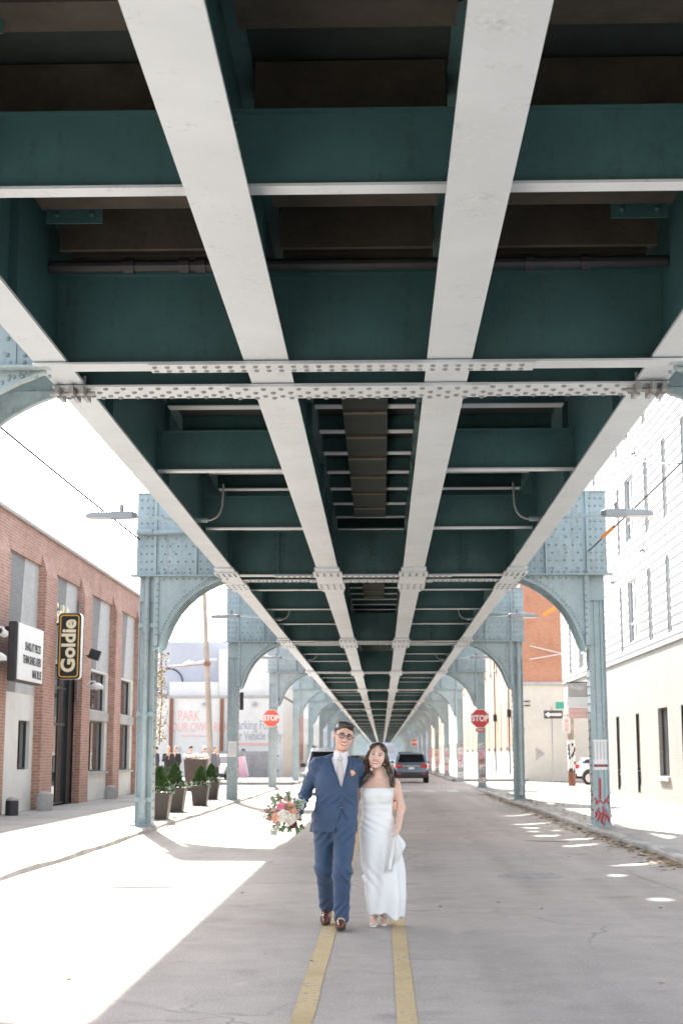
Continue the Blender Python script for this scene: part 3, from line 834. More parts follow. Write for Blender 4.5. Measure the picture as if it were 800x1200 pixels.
# ------------------------------------------------------------------ viaduct columns (one thing each)
def column_parts(sx, detail):
    """local frame: origin on the sidewalk under the shaft; +u points to the track axis (u = -sx * x)"""
    X = lambda u: -sx * (u * .86 if abs(u) < .2 else u)
    def bx(mb, u0, u1, y0, y1, z0, z1):
        a, b = sorted((X(u0), X(u1))); mb.box(a, b, y0, y1, z0, z1)
    zb, zt = ZB - .14, 6.66 - .14
    root = thing('viaduct_column', 'x', 'steel column', (0, 0, 0))
    mb = MB()
    bx(mb, -.19, -.165, -.20, .20, .03, zb); bx(mb, .165, .19, -.20, .20, .03, zb)
    bx(mb, -.165, .165, -.145, -.12, .03, zb); bx(mb, -.165, .165, .12, .145, .03, zb)
    for a, b in ((-.165, -.085), (.085, .165)):
        bx(mb, a, b, -.165, -.145, .03, zb); bx(mb, a, b, .145, .165, .03, zb)
    bx(mb, -.05, .05, -.16, -.145, .35, zb - .25)
    bx(mb, -.19, .19, -.222, -.20, 1.0 if False else zb - .5, zb)
    if detail:
        n = int((zb - .2) / .17)
        for k in range(n):
            z = .15 + k * .17
            mb.rivet((X(.19), -.10, z), (X(1), 0, 0), .024); mb.rivet((X(.19), .10, z), (X(1), 0, 0), .024); mb.rivet((X(-.19), -.10, z), (X(-1), 0, 0), .024)
    sh = mb.build('shaft', 'steel', root, local=True)
    MB().box(-.24, .24, -.26, .26, 0, .03).build('base_plate', 'steel', root, local=True)
    # portal panel between the shaft and the outer girder
    mb = MB()
    for s in (-1, 1):
        y = s * .42
        bx(mb, -.19, 1.63, y - .012, y + .012, zb, zt)
        bx(mb, -.19, 1.63, min(y, y + s * .12), max(y, y + s * .12), zb - .02, zb)
        bx(mb, -.21, 1.63, y - .012 + s * .012 - .03, y + .03 + s * .012, zt, zt + .025)
        fy = y + s * .024
        bx(mb, -.19, .19, min(y + s * .012, fy), max(y + s * .012, fy), zb, zt)
        bx(mb, .17, .20, min(y, y + s * .09), max(y, y + s * .09), zb + .0, zt)
        bx(mb, .98, 1.01, min(y, y + s * .09), max(y, y + s * .09), zb, zt)
        bx(mb, 1.01, 1.30, min(y + s * .012, fy), max(y + s * .012, fy), zb, zt)
        bx(mb, .2, 1.63, min(y, y + s * .05), max(y, y + s * .05), zb + .0, zb + .018)
    bx(mb, -.205, -.19, -.44, .44, zb, zt)
    bx(mb, -.30, -.19, -.54, -.30, zb - .02, zb + .01)
    if detail:
        y = -.444
        for k in range(10):
            z = zb + .12 + k * .155
            for u in (-.13, .0, .12): mb.rivet((X(u), y, z), (0, -1, 0), .022)
            mb.rivet((X(1.08), y, z), (0, -1, 0), .022); mb.rivet((X(1.22), y, z), (0, -1, 0), .022)
            for u in (.30, .46, .62, .78, .92) if k % 2 else (.36, .58, .86): mb.rivet((X(u), -.433, z), (0, -1, 0), .021)
            for u in (1.38, 1.48): mb.rivet((X(u), -.433, z), (0, -1, 0), .021)
        for k in range(12): mb.rivet((X(.25 + k * .125), -.433, zb + .05), (0, -1, 0), .021)
    mb.build('portal_panel', 'steel', root, local=True)
    # curved knee bracket
    mb = MB(); ctrl = [(.17, 3.55), (.27, 3.62), (.36, 3.86), (.46, 4.10), (.60, 4.34), (.79, 4.55), (1.02, 4.74), (1.25, 4.87), (1.44, 4.95), (1.56, 5.00)]
    arc = []
    for (ua, za), (ub, zb2) in zip(ctrl[:-1], ctrl[1:]):
        arc += [(ua, za - .14), ((ua + ub) / 2, (za + zb2) / 2 - .14 + (.006 if ua > .2 else 0))]
    arc.append((1.56, zb - .02))
    poly = [(X(.19), zb - .02)] + [(X(u), z) for u, z in arc]
    mb.prism(poly, 1, -.375, -.355); mb.prism(poly, 1, .355, .375)
    for (u0, z0), (u1, z1) in zip(arc[:-1], arc[1:]):
        nx, nz = (z1 - z0), -(u1 - u0); l = math.hypot(nx, nz); nx, nz = nx / l * .022, nz / l * .022
        for ya, yb in ((-.415, -.335), (.335, .415)):
            q = [(X(u0), ya, z0), (X(u1), ya, z1), (X(u1), yb, z1), (X(u0), yb, z0)]
            q2 = [(X(u0 + nx), ya, z0 + nz), (X(u1 + nx), ya, z1 + nz), (X(u1 + nx), yb, z1 + nz), (X(u0 + nx), yb, z0 + nz)]
            mb.add(q + q2, [(0, 1, 2, 3), (7, 6, 5, 4), (0, 4, 5, 1), (1, 5, 6, 2), (2, 6, 7, 3), (3, 7, 4, 0)])
    bx(mb, .19, .25, -.43, -.375, 3.62 - .14, zb - .02)
    if detail:
        for i in range(1, len(arc) - 1):
            (ua, za), (ub, zb2) = arc[i - 1], arc[i + 1]; l = math.hypot(ub - ua, zb2 - za) or 1
            for w_ in (0, .5): mb.rivet((X(arc[i][0] + (arc[i + 1][0] - arc[i][0]) * w_ - (zb2 - za) / l * .06), -.376, arc[i][1] + (arc[i + 1][1] - arc[i][1]) * w_ + (ub - ua) / l * .06), (0, -1, 0), .018)
        for k in range(9): mb.rivet((X(.225), -.431, 3.85 - .14 + k * .125), (0, -1, 0), .021)
        for k in range(11): mb.rivet((X(.35 + k * .125), -.376, zb - .07), (0, -1, 0), .021)
    mb.build('knee_bracket', 'steel', root, local=True)
    return root

ordn = ['first', 'second', 'third', 'fourth', 'fifth', 'sixth', 'seventh', 'eighth', 'ninth', 'tenth', 'eleventh', 'twelfth', 'thirteenth', 'fourteenth', 'fifteenth', 'sixteenth', 'seventeenth', 'eighteenth', 'nineteenth', 'twentieth', 'twenty-first', 'twenty-second', 'twenty-third', 'twenty-fourth', 'twenty-fifth']
protos = {(sx, d): column_parts(sx, d) for sx in (-1, 1) for d in (True, False)}
used = set(); COLS = {}
for sx in (-1, 1):
    for k, c in enumerate(BENT):
        key = (sx, c < 66)
        o = protos[key] if key not in used else copy_tree(protos[key])
        used.add(key); o.location = (sx * 4.45, c, .141); ORIG[o.name] = Vector(o.location)
        side = 'left' if sx < 0 else 'right'
        if k == 0: lab = f'nearest viaduct column, only its riveted bracket showing at the {side} edge'
        elif (sx, k) == (-1, 1): lab = 'pale blue riveted column with drain pipe, beside the row of planters'
        elif (sx, k) == (1, 1): lab = 'pale blue riveted column with red graffiti and a patterned poster'
        elif (sx, k) == (-1, 2): lab = 'pale blue column with a white paper notice, beyond the planters'
        elif (sx, k) == (1, 2): lab = 'pale blue column with a drain pipe and no stickers, right row'
        elif (sx, k) == (-1, 3): lab = 'pale blue column carrying the faded orange red stop sign'
        elif (sx, k) == (1, 3): lab = 'sticker covered blue column carrying the bright red stop sign'
        else: lab = f'{ordn[k - 1]} full column from the front in the {side} viaduct row'
        tag(o, lab, 'steel column', 'steel columns of the viaduct'); COLS[(sx, k)] = o

def drain(sx, k, du):
    o = COLS[(sx, k)]; b = Vector(o.location); x = b.x + du
    mb = MB().tube([(x, b.y - .30, .42), (x, b.y - .30, 5.62)], .052, 10)
    mb.tube([(x, b.y - .30, 5.55), (x, b.y - .32, 5.72), (x - sx * .02, b.y - .52, 5.86), (x - sx * .6, b.y - .58, 5.88), (x - sx * 1.3, b.y - .58, 5.9)], .05, 10)
    mb.tube([(x, b.y - .30, .46), (x, b.y - .33, .36), (x - sx * .02, b.y - .42, .27)], .06, 10)
    for z in (.55, 2.2, 3.9, 5.1, 5.45): mb.cyl((x, b.y - .30, z), (x, b.y - .30, z + .10), .068, n=10)
    mb.cyl((x + sx * .2, b.y - .56, 5.88), (x - sx * .12, b.y - .56, 5.88), .06, n=10)
    p = mb.build('drain_pipe', 'steel', o)
    for z in (.6, 2.25, 4.0): MB().box(x - .17, x + .17, b.y - .245, b.y - .222, z, z + .09).build('pipe_bracket', 'steel', p)
drain(-1, 1, .0); drain(1, 2, .02)

def front(sx, k): b = COLS[(sx, k)].location; return b.x, b.y - .166
# patterned poster and red graffiti on the first right column
x, y = front(1, 1); o = COLS[(1, 1)]
ps = MB().box(x - .16, x + .17, y - .012, y - .004, 1.22, 1.80).build('poster', 'poster', o)
mb = MB(); q = random.Random(4)
for i in range(5):
    for j in range(8):
        cx = x - .125 + i * .065; cz = 1.44 + j * .043; a = q.uniform(.3, .9)
        mb.add([(cx - .018, y - .0135, cz - .010), (cx - .010, y - .0135, cz - .016), (cx + .020, y - .0135, cz + .012), (cx + .008, y - .0135, cz + .016)], [(0, 1, 2, 3)])
mb.box(x - .13, x + .14, y - .0145, y - .0125, 1.275, 1.325); mb.build('poster_print', 'letterdark', ps)
MB().box(x - .09, x + .10, y - .0165, y - .0148, 1.29, 1.31).build('poster_band', 'signred', ps)
mb = MB()
def spray(pts, r=.014): mb.tube([(x + a, y - .004, .14 + b) for a, b in pts], r, 6)
spray([(-.02, .92), (-.02, .75), (-.025, .52)], .016)
spray([(-.19, .62), (-.12, .53), (-.08, .45), (-.10, .42)]); spray([(.17, .66), (.13, .56), (.06, .47)])
spray([(-.12, .44), (-.03, .50), (.03, .44), (.10, .49), (.15, .40), (.17, .20), (.14, .12)])
spray([(-.14, .42), (-.16, .30), (-.10, .22), (-.15, .15)]); spray([(-.06, .36), (-.14, .16), (-.05, .30), (-.02, .06), (.02, .33), (.05, .05), (.09, .33), (.13, .08)], .015)
spray([(-.10, .10), (-.04, .22), (.0, .26), (.08, .2), (.17, .03)]); spray([(.02, .4), (.04, .3), (.0, .12), (.03, .02)], .012)
for v in range(len(mb.v)): a_, b_, c_ = mb.v[v]; mb.v[v] = (a_, y - .010 + (b_ - y) * .25, c_)
mb.build('graffiti', 'graffiti', o)
# stickers on the farther columns
def stickers(sx, k, seed, z0, z1, mats):
    x, y = front(sx, k); o = COLS[(sx, k)]; q = random.Random(seed); z = z0; i = 0
    while z < z1:
        h = q.uniform(.18, .42); w = q.uniform(.22, .32); cx = x + q.uniform(-.03, .03)
        s_ = MB().box(cx - w / 2, cx + w / 2, y - .012, y - .004, z, z + h * .92).build('sticker', mats[i % len(mats)], o)
        mb = MB()
        for _ in range(4):
            a, b = q.uniform(-w * .4, w * .2), q.uniform(.1, .7) * h
            mb.tube([(cx + a, y - .0125, z + b), (cx + a + q.uniform(.03, .12), y - .0125, z + b + q.uniform(-.08, .08)), (cx + a + q.uniform(.05, .14), y - .0125, z + b + q.uniform(-.1, .1))], .012, 5)
        for v in range(len(mb.v)): a_, b_, c_ = mb.v[v]; mb.v[v] = (min(max(a_, cx - w * .48), cx + w * .48), y - .0135, min(max(c_, z + .01), z + h * .9))
        mb.v = [(a_, b_ - .001 * (n_ % 3), c_) for n_, (a_, b_, c_) in enumerate(mb.v)]
        mb.build('sticker_print', q.choice(['letterdark', 'graffiti', 'graffiti']), s_)
        z += h; i += 1
stickers(1, 3, 3, .35, 2.0, ['poster', 'steel', 'poster', 'tanpaper', 'pinkpaper'])
stickers(1, 4, 5, .3, 2.1, ['poster', 'steel', 'poster', 'pinkpaper'])
stickers(1, 5, 8, .4, 1.9, ['pinkpaper', 'poster']); stickers(1, 6, 9, .4, 1.9, ['poster', 'pinkpaper']); stickers(1, 7, 10, .4, 1.8, ['pinkpaper'])
x, y = front(-1, 2)
ps = MB().box(x - .13, x + .15, y - .012, y - .004, 1.45, 1.93).build('paper_notice', 'poster', COLS[(-1, 2)])
mb = MB()
for k in range(9): mb.box(x - .09, x + .11, y - .0135, y - .0115, 1.52 + k * .042, 1.532 + k * .042)
mb.build('notice_print', 'greytext', ps)
MB().box(x + .21, x + .33, y + .05, y + .12, 2.9, 3.45).build('meter_box', 'trim', COLS[(-1, 2)], bevel=.01)

# ------------------------------------------------------------------ signs on the columns
def stop_sign(x, y, z, r, face, label, plate=False):
    t = thing('stop_sign', label, 'stop sign', (x, y, z))
    oc = lambda rr: [(x + rr * math.cos(PI / 8 + PI / 4 * i), z + rr * math.sin(PI / 8 + PI / 4 * i)) for i in range(8)]
    MB().prism(oc(r), 1, y - .004, y).build('border', 'signwhite', t)
    MB().prism(oc(r * .93), 1, y - .009, y - .0045).build('face', face, t)
    text_mesh('STOP', r * .80, 'signwhite', 'lettering', t, (x, y - .010, z), (1, 0, 0), (0, 0, 1), .003, offset=.014, sx=.86)
    if plate:
        MB().box(x - r * .45, x + r * .45, y - .008, y, z - r * 1.28, z - r * .98).build('lower_plate', face, t)
        MB().box(x - r * .32, x + r * .3, y - .012, y - .0085, z - r * 1.17, z - r * 1.08).build('plate_print', 'signwhite', t)
    MB().box(x - .03, x + .03, y, y + .09, z - r * .8, z + r * .8).build('bracket', 'metalgrey', t)
x, y = front(-1, 3); stop_sign(x - .06, y - .08, 3.06, .40, 'signorange', 'faded orange red octagonal stop sign on the left viaduct column')
x, y = front(1, 3); stop_sign(x - .06, y - .08, 3.04, .43, 'signred', 'bright red octagonal stop sign on the right sticker covered column', True)
x, y = front(1, 9); stop_sign(x - .6, y - .08, 2.9, .42, 'signorange', 'tiny distant stop sign far down the right column row')
x, y = front(-1, 3)
t = thing('street_name_sign', 'small green street sign seen edge on above the stop sign', 'street sign', (x + .28, y, 3.9))
MB().box(x + .24, x + .27, y - .25, y + .5, 3.62, 3.95).build('blade', 'signgreen', t); MB().box(x + .17, x + .24, y + .05, y + .12, 3.7, 3.8).build('clip', 'metalgrey', t)

# ------------------------------------------------------------------ street lamps on the outer girders
def lamp(sx, y, label):
    z = 5.36; e = sx
    t = thing('street_lamp', label, 'street lamp', (sx * 2.94, y, z), group='street lamps under the viaduct')
    mb = MB().tube([(sx * 2.62, y, z - .17), (sx * 2.9, y, z - .165), (sx * 3.75, y, z - .10)], .028, 10)
    mb.cyl((sx * 2.55, y, z - .17), (sx * 2.85, y, z - .165), .04, n=10); mb.build('arm', 'steel', t)
    MB().tube([(sx * 2.6, y, z - .17), (sx * 2.50, y + .01, z - .162), (sx * 2.42, y + .01, z - .125), (sx * 2.36, y + .02, z - .05), (sx * 2.325, y + .02, z + .06), (sx * 2.315, y + .02, z + .2), (sx * 2.31, y + .02, z + .42)], .018, 8).build('conduit', 'metalgrey', t)
    mb = MB(); w = .15
    prof = [(3.68, .03, .05), (3.75, .08, .07), (4.05, .10, .075), (4.08, .10, .06), (4.42, .09, .05), (4.50, .05, .03)]
    vs = []
    for xx, hw, hh in prof: vs += [(sx * xx, y - hw, z - .10 + hh), (sx * xx, y + hw, z - .10 + hh), (sx * xx, y + hw * 1.15, z - .11 - hh * .35), (sx * xx, y - hw * 1.15, z - .11 - hh * .35)]
    n = len(prof); fs = [(i * 4 + k, i * 4 + (k + 1) % 4, i * 4 + 4 + (k + 1) % 4, i * 4 + 4 + k) for i in range(n - 1) for k in range(4)] + [(0, 1, 2, 3), tuple(n * 4 - 4 + k for k in (3, 2, 1, 0))]
    mb.add(vs, fs)
    for k in range(7): mb.box(min(sx * (4.1 + k * .045), sx * (4.12 + k * .045)), max(sx * (4.1 + k * .045), sx * (4.12 + k * .045)), y - .07, y + .07, z - .04, z - .015)
    h = mb.build('housing', 'metalgrey', t, bevel=.006)
    MB().box(min(sx * 4.08, sx * 4.44), max(sx * 4.08, sx * 4.44), y - .08, y + .08, z - .145, z - .128).build('lens', 'lamplens', h)
    MB().cyl((sx * 3.93, y, z - .03), (sx * 3.93, y, z + .085), .035, n=10).build('photocell', 'metalgrey', h)
ld = {(-1, 0): 'grey street lamp reaching left over the sidewalk by the brick building', (1, 0): 'grey street lamp reaching right in front of the white siding building',
      (-1, 1): 'second street lamp on the left girder, beyond the planters', (1, 1): 'second street lamp on the right girder, below the arched bracket',
      (-1, 2): 'third street lamp along the left girder', (1, 2): 'third street lamp along the right girder'}
for (sx, k), lb in ld.items(): lamp(sx, 22.3 + 16.8 * k, lb)
# ------------------------------------------------------------------ walls with real openings
def wall(axis, c, nrm, u0, u1, z0, z1, holes=(), depth=.18, lap=None, mb=None, back=True):
    """wall face in the plane (axis = c) facing nrm (+-1) with openings that have reveals; lap = height of sloping boards"""
    mb = mb or MB()
    P = (lambda u, d, z: (c - nrm * d, u, z)) if axis == 0 else (lambda u, d, z: (u, c - nrm * d, z))
    us = sorted({u0, u1, *[q for h in holes for q in h[:2]]}); zs = sorted({z0, z1, *[q for h in holes for q in h[2:]]})
    for i in range(len(us) - 1):
        for j in range(len(zs) - 1):
            a, b, d, e = us[i], us[i + 1], zs[j], zs[j + 1]
            if any(h[0] - 1e-6 < (a + b) / 2 < h[1] and h[2] < (d + e) / 2 < h[3] for h in holes): continue
            if lap is None: mb.add([P(a, 0, d), P(b, 0, d), P(b, 0, e), P(a, 0, e)], [(0, 1, 2, 3)])
            else:
                k = math.floor(d / lap) * lap
                while k < e - 1e-6:
                    lo, hi = max(k, d), min(k + lap, e)
                    f0 = .022 * (1 - (lo - k) / lap); f1 = .022 * (1 - (hi - k) / lap)
                    mb.add([P(a, -f0, lo), P(b, -f0, lo), P(b, -f1, hi), P(a, -f1, hi), P(a, 0, lo), P(b, 0, lo)], [(0, 1, 2, 3), (4, 5, 1, 0)])
                    k += lap
    for (a, b, d, e) in holes:
        mb.add([P(a, 0, d), P(b, 0, d), P(b, 0, e), P(a, 0, e), P(a, depth, d), P(b, depth, d), P(b, depth, e), P(a, depth, e)],
               [(0, 1, 5, 4), (1, 2, 6, 5), (2, 3, 7, 6), (3, 0, 4, 7)] + ([(4, 5, 6, 7)] if back else []))
    return mb

def window(parent, axis, c, nrm, h, depth=.14, fr=.05, mull=(), trans=(), mat='whitemetal', glass='glass', name='window', proud=0.):
    a, b, d, e = h; mb = MB()
    def bx(u0, u1, z0, z1, d0, d1):
        p, q = sorted((c - nrm * d0, c - nrm * d1))
        if axis == 0: mb.box(p, q, u0, u1, z0, z1)
        else: mb.box(u0, u1, p, q, z0, z1)
    d0, d1 = depth - .06 - proud, depth - .005
    bx(a + .004, a + fr, d + .004, e - .004, d0, d1); bx(b - fr, b - .004, d + .004, e - .004, d0, d1)
    bx(a + fr, b - fr, d + .004, d + fr, d0, d1); bx(a + fr, b - fr, e - fr, e - .004, d0, d1)
    for m in mull: bx(m - fr * .5, m + fr * .5, d + fr, e - fr, d0 + .004, d1)
    for m in trans: bx(a + fr, b - fr, m - fr * .5, m + fr * .5, d0 + .008, d1)
    o = mb.build(name, mat, parent)
    mb = MB(); bx_ = (depth - .028, depth - .016)
    p, q = sorted((c - nrm * bx_[0], c - nrm * bx_[1]))
    if axis == 0: mb.box(p, q, a + fr * .7, b - fr * .7, d + fr * .7, e - fr * .7)
    else: mb.box(a + fr * .7, b - fr * .7, p, q, d + fr * .7, e - fr * .7)
    mb.build('pane', glass, o)
    return o

# ------------------------------------------------------------------ left: brick commercial building
bl = thing('brick_building', 'long low red brick commercial building on the left sidewalk', 'building', (-8.6, 37, .14))
FX = -8.6; TOP = 7.18
pil = [(30.4, 32.9), (36.5, 37.8), (41.3, 42.5), (46.4, 47.5), (51.1, 52.2)]
bays = [(32.9, 36.5), (37.8, 41.3), (42.5, 46.4), (47.5, 51.1)]
ZP = 6.36
mb = MB()
holes = [(a, b, .14, ZP) for a, b in bays]
wall(0, FX, 1, 22, 53, 0, TOP, holes, depth=.08, mb=mb, back=False)
mb.add([(FX, 53, 0), (-22, 53, 0), (-22, 53, TOP), (FX, 53, TOP)], [(0, 1, 2, 3)])
mb.add([(FX, 22, 0), (-22, 22, 0), (-22, 22, TOP), (FX, 22, TOP)], [(0, 1, 2, 3)])
mb.add([(FX, 22, TOP), (FX, 53, TOP), (-22, 53, TOP), (-22, 22, TOP)], [(0, 1, 2, 3)])
mb.add([(-22, 22, 0), (-22, 53, 0), (-22, 53, TOP), (-22, 22, TOP)], [(0, 1, 2, 3)])
mb.build('wall', 'brick', bl)
mb = MB().box(-22.1, FX + .07, 21.9, 53.08, TOP + .002, TOP + .09); mb.build('parapet_cap', 'cap', bl)
for a, b in pil:
    zt = 6.15
    mb = MB().box(FX + .002, FX + .14, a, b, .14, zt)
    mb.add([(FX + .14, a, zt), (FX + .14, b, zt), (FX + .004, b, zt + .5), (FX + .004, a, zt + .5), (FX + .004, a, zt), (FX + .004, b, zt)], [(0, 1, 2, 3), (0, 3, 4), (1, 5, 2)])
    mb.build('pilaster', 'brick', bl)
PX = FX - .08
ZU = 4.12
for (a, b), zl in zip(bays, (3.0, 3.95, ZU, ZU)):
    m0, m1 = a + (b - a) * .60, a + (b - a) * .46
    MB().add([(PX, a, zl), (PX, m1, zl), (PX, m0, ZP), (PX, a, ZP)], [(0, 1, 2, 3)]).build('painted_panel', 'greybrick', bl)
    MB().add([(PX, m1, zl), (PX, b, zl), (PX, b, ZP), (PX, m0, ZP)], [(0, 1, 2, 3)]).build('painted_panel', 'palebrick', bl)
# bay 0: white stucco with a small window and a grey door
a, b = bays[0]
wh = (35.0, 36.15, 1.15, 2.35)
wall(0, PX, 1, a, b, .14, 3.0, [wh, (33.0, 33.75, .14, 2.6)], depth=.16, back=True).build('stucco_panel', 'stucco', bl)
window(bl, 0, PX, 1, wh, .15, .05, (35.55,), (), 'black')
o = MB().box(PX - .13, PX - .08, 33.03, 33.72, .16, 2.58).build('door', 'metalgrey', bl)
# bay 1: tall glazed entrance in black frames
a, b = bays[1]
mb = MB().box(PX - .34, PX - .30, a, b, .14, 3.95); mb.build('entrance_back', 'black', bl)
o = window(bl, 0, PX - .02, 1, (a, b - .6, .16, 3.93), .12, .07, (a + 1.0, a + 1.9), (2.35, 3.35), 'black', name='door')
MB().cyl((PX + .02, a + 1.06, 1.05), (PX + .02, a + 1.06, 1.45), .018, n=8).build('handle', 'metalgrey', o)
MB().box(PX - .28, PX - .03, b - .6, b, .14, 3.95).build('entrance_jamb', 'black', bl)
MB().box(PX - .26, PX + .03, a, b, 3.95, 4.07).build('lintel', 'cap', bl)
# bays 2, 3: stacked windows over a pale base
for (a, b) in bays[2:]:
    w0 = (a + .12, b - .45, 1.0, 2.55); w1 = (a + .12, b - .45, 2.88, 4.05)
    wall(0, PX - .001, 1, a, b, .14, ZU, [w0, w1], depth=.16).build('infill_wall', 'stucco', bl)
    for w in (w0, w1): window(bl, 0, PX - .001, 1, w, .15, .06, (w[0] + (w[1] - w[0]) * .5,), (), 'black')
    MB().box(PX - .10, PX + .09, a + .02, b - .02, .92, .995).build('sill', 'stone', bl)
    MB().box(PX + .002, PX + .06, a + .02, b - .02, 2.56, 2.84).build('spandrel', 'stone', bl)
MB().box(FX + .002, FX + .03, 41.2, 41.28, 3.0, 6.0).build('downpipe', 'metalgrey', bl)

# signs, lights and bollards on the left facade
t = thing('marquee_sign', 'white letter board sign box on the brick wall', 'sign', (-8.3, 34, 3.9))
MB().box(-8.15, -7.95, 31.7, 34.1, 3.14, 4.48).build('case', 'trim', t, bevel=.03)
for y_ in (32.2, 33.6): MB().box(-8.6, -8.15, y_, y_ + .1, 4.3, 4.4).build('mounting_arm', 'black', t)
f_ = MB().box(-7.948, -7.91, 31.74, 34.07, 3.18, 4.44).build('letter_board', 'signwhite', t, bevel=.015)
for txt, z, yc in (("SHAKLA'T PIECES", 3.95, 33.05), ('TEHINA SHAKE & BEER', 3.65, 33.0), ('MAR BLUE', 3.35, 33.5)):
    text_mesh(txt, .27, 'letterdark', 'lettering', f_, (-7.906, yc, z), (0, 1, 0), (0, 0, 1), .003, sx=.62 if len(txt) > 16 else .72, offset=.004)
for z in (3.5, 4.3): pass
t = thing('blade_sign', 'tall black sign with cream vertical lettering and orange border', 'sign', (-8.0, 38.05, 4.4))
def rrect(x0, x1, z0, z1, r, n=6):
    p = []
    for cx, cz, s in ((x1 - r, z1 - r, 0), (x0 + r, z1 - r, 1), (x0 + r, z0 + r, 2), (x1 - r, z0 + r, 3)):
        p += [(cx + r * math.cos(PI / 2 * (s + i / n)), cz + r * math.sin(PI / 2 * (s + i / n))) for i in range(n + 1)]
    return p
sx0, sx1, sz0, sz1 = -8.45, -7.83, 3.50, 5.27
MB().prism(rrect(sx0, sx1, sz0, sz1, .11), 1, 37.96, 38.20).build('case', 'signwhite', t)
MB().prism(rrect(sx0 + .005, sx1 - .005, sz0 + .005, sz1 - .005, .11), 1, 37.94, 37.959).build('face', 'signblack', t)
def ring(x0, x1, z0, z1, r, w, y0, y1):
    A = rrect(x0, x1, z0, z1, r); B = rrect(x0 + w, x1 - w, z0 + w, z1 - w, r - w); n = len(A); mb = MB()
    vs = [(x, y0, z) for x, z in A] + [(x, y0, z) for x, z in B] + [(x, y1, z) for x, z in A] + [(x, y1, z) for x, z in B]
    fs = []
    for i in range(n): j = (i + 1) % n; fs += [(i, j, j + n, i + n), (i + 2 * n, i + 3 * n, j + 3 * n, j + 2 * n), (i, i + 2 * n, j + 2 * n, j), (i + n, j + n, j + 3 * n, i + 3 * n)]
    return mb.add(vs, fs)
ring(sx0 + .05, sx1 - .05, sz0 + .05, sz1 - .05, .09, .028, 37.925, 37.939).build('border', 'signgold', t)
text_mesh('Goldie', .51, 'cream', 'lettering', t, ((sx0 + sx1) / 2 + .0, 37.93, (sz0 + sz1) / 2), (0, 0, 1), (-1, 0, 0), .008, offset=.017, sx=1.02)
for z in (3.85, 4.95): MB().box(FX - .05, sx0 + .02, 38.05, 38.11, z, z + .06).build('mounting_arm', 'black', t)
t = thing('wall_lettering', 'cream shop name letters above the glass door, behind the black sign', 'sign', (-8.6, 38.4, 5.4))
text_mesh('Goldie', .85, 'cream', 'lettering', t, (PX + .10, 38.9, 5.25), (0, 1, 0), (0, 0, 1), .04, offset=.012)
MB().box(PX + .004, PX + .055, 37.9, 40.1, 5.14, 5.18).build('rail', 'metalgrey', t)
def sconce(y, z, lab):
    t = thing('wall_lamp', lab, 'wall lamp', (FX + .24, y, z), group='lamps on the brick pilasters')
    MB().tube([(FX + .14, y, z + .02), (FX + .25, y, z + .14), (FX + .38, y, z + .14), (FX + .44, y, z + .06)], .025, 8).build('arm', 'whitemetal', t)
    MB().lathe([(.03, .10), (.10, .08), (.19, .02), (.21, -.08), (.20, -.085), (.0001, -.02)], (FX + .44, y, z), 16).build('shade', 'whitemetal', t, smooth=True)
    MB().ell((FX + .44, y, z - .06), .06).build('bulb', 'lamplens', t)
sconce(30.9, 3.62, 'white dome wall lamp at the left edge beside the letter board'); sconce(41.9, 3.5, 'white dome wall lamp between the black sign and the far windows')
t = thing('security_camera', 'white camera housing on the nearest brick pilaster', 'camera', (FX + .3, 31.8, 4.25))
MB().cyl((FX + .14, 31.3, 4.3), (FX + .45, 31.3, 4.25), .06, n=10).cyl((FX + .42, 31.1, 4.2), (FX + .42, 31.5, 4.17), .09, n=12).build('housing', 'whitemetal', t)
MB().cyl((FX + .42, 31.09, 4.2), (FX + .42, 31.08, 4.2), .06, n=10).build('glass_front', 'black', t)
t = thing('floodlight', 'small black floodlight on the brick beside the black sign', 'floodlight', (FX + .24, 41.3, 4.35))
MB().obox((FX + .50, 41.2, 4.38), (.32, .16, .30), Matrix.Rotation(R(18), 3, 'Y')).build('head', 'black', t, bevel=.02); MB().cyl((FX + .24, 41.3, 4.35), (FX + .42, 41.25, 4.36), .025, n=8).build('arm', 'black', t)
def standpipe(x, y, r, h, mat, lab):
    t = thing('bollard', lab, 'bollard', (x, y, .14), group='round stumps at the foot of the brick wall')
    MB().lathe([(r, 0), (r, h * .72), (r * .93, h * .82)], (x, y, .14), 18).build('body', mat, t, smooth=False)
    MB().lathe([(r * .98, h * .8), (r * .9, h * .9), (r * .4, h), (.001, h * 1.02)], (x, y, .14), 18).build('cap', 'stone', t, smooth=True)
standpipe(-8.25, 33.0, .15, .42, 'trim', 'dark low stump with a pale cap beside the white stucco wall')
standpipe(-8.2, 36.0, .21, .46, 'stone', 'fat pale stone stump at the brick pilaster')
standpipe(-8.3, 45.3, .19, .42, 'stone', 'pale stump by the far windows, next to the drain pipe column')

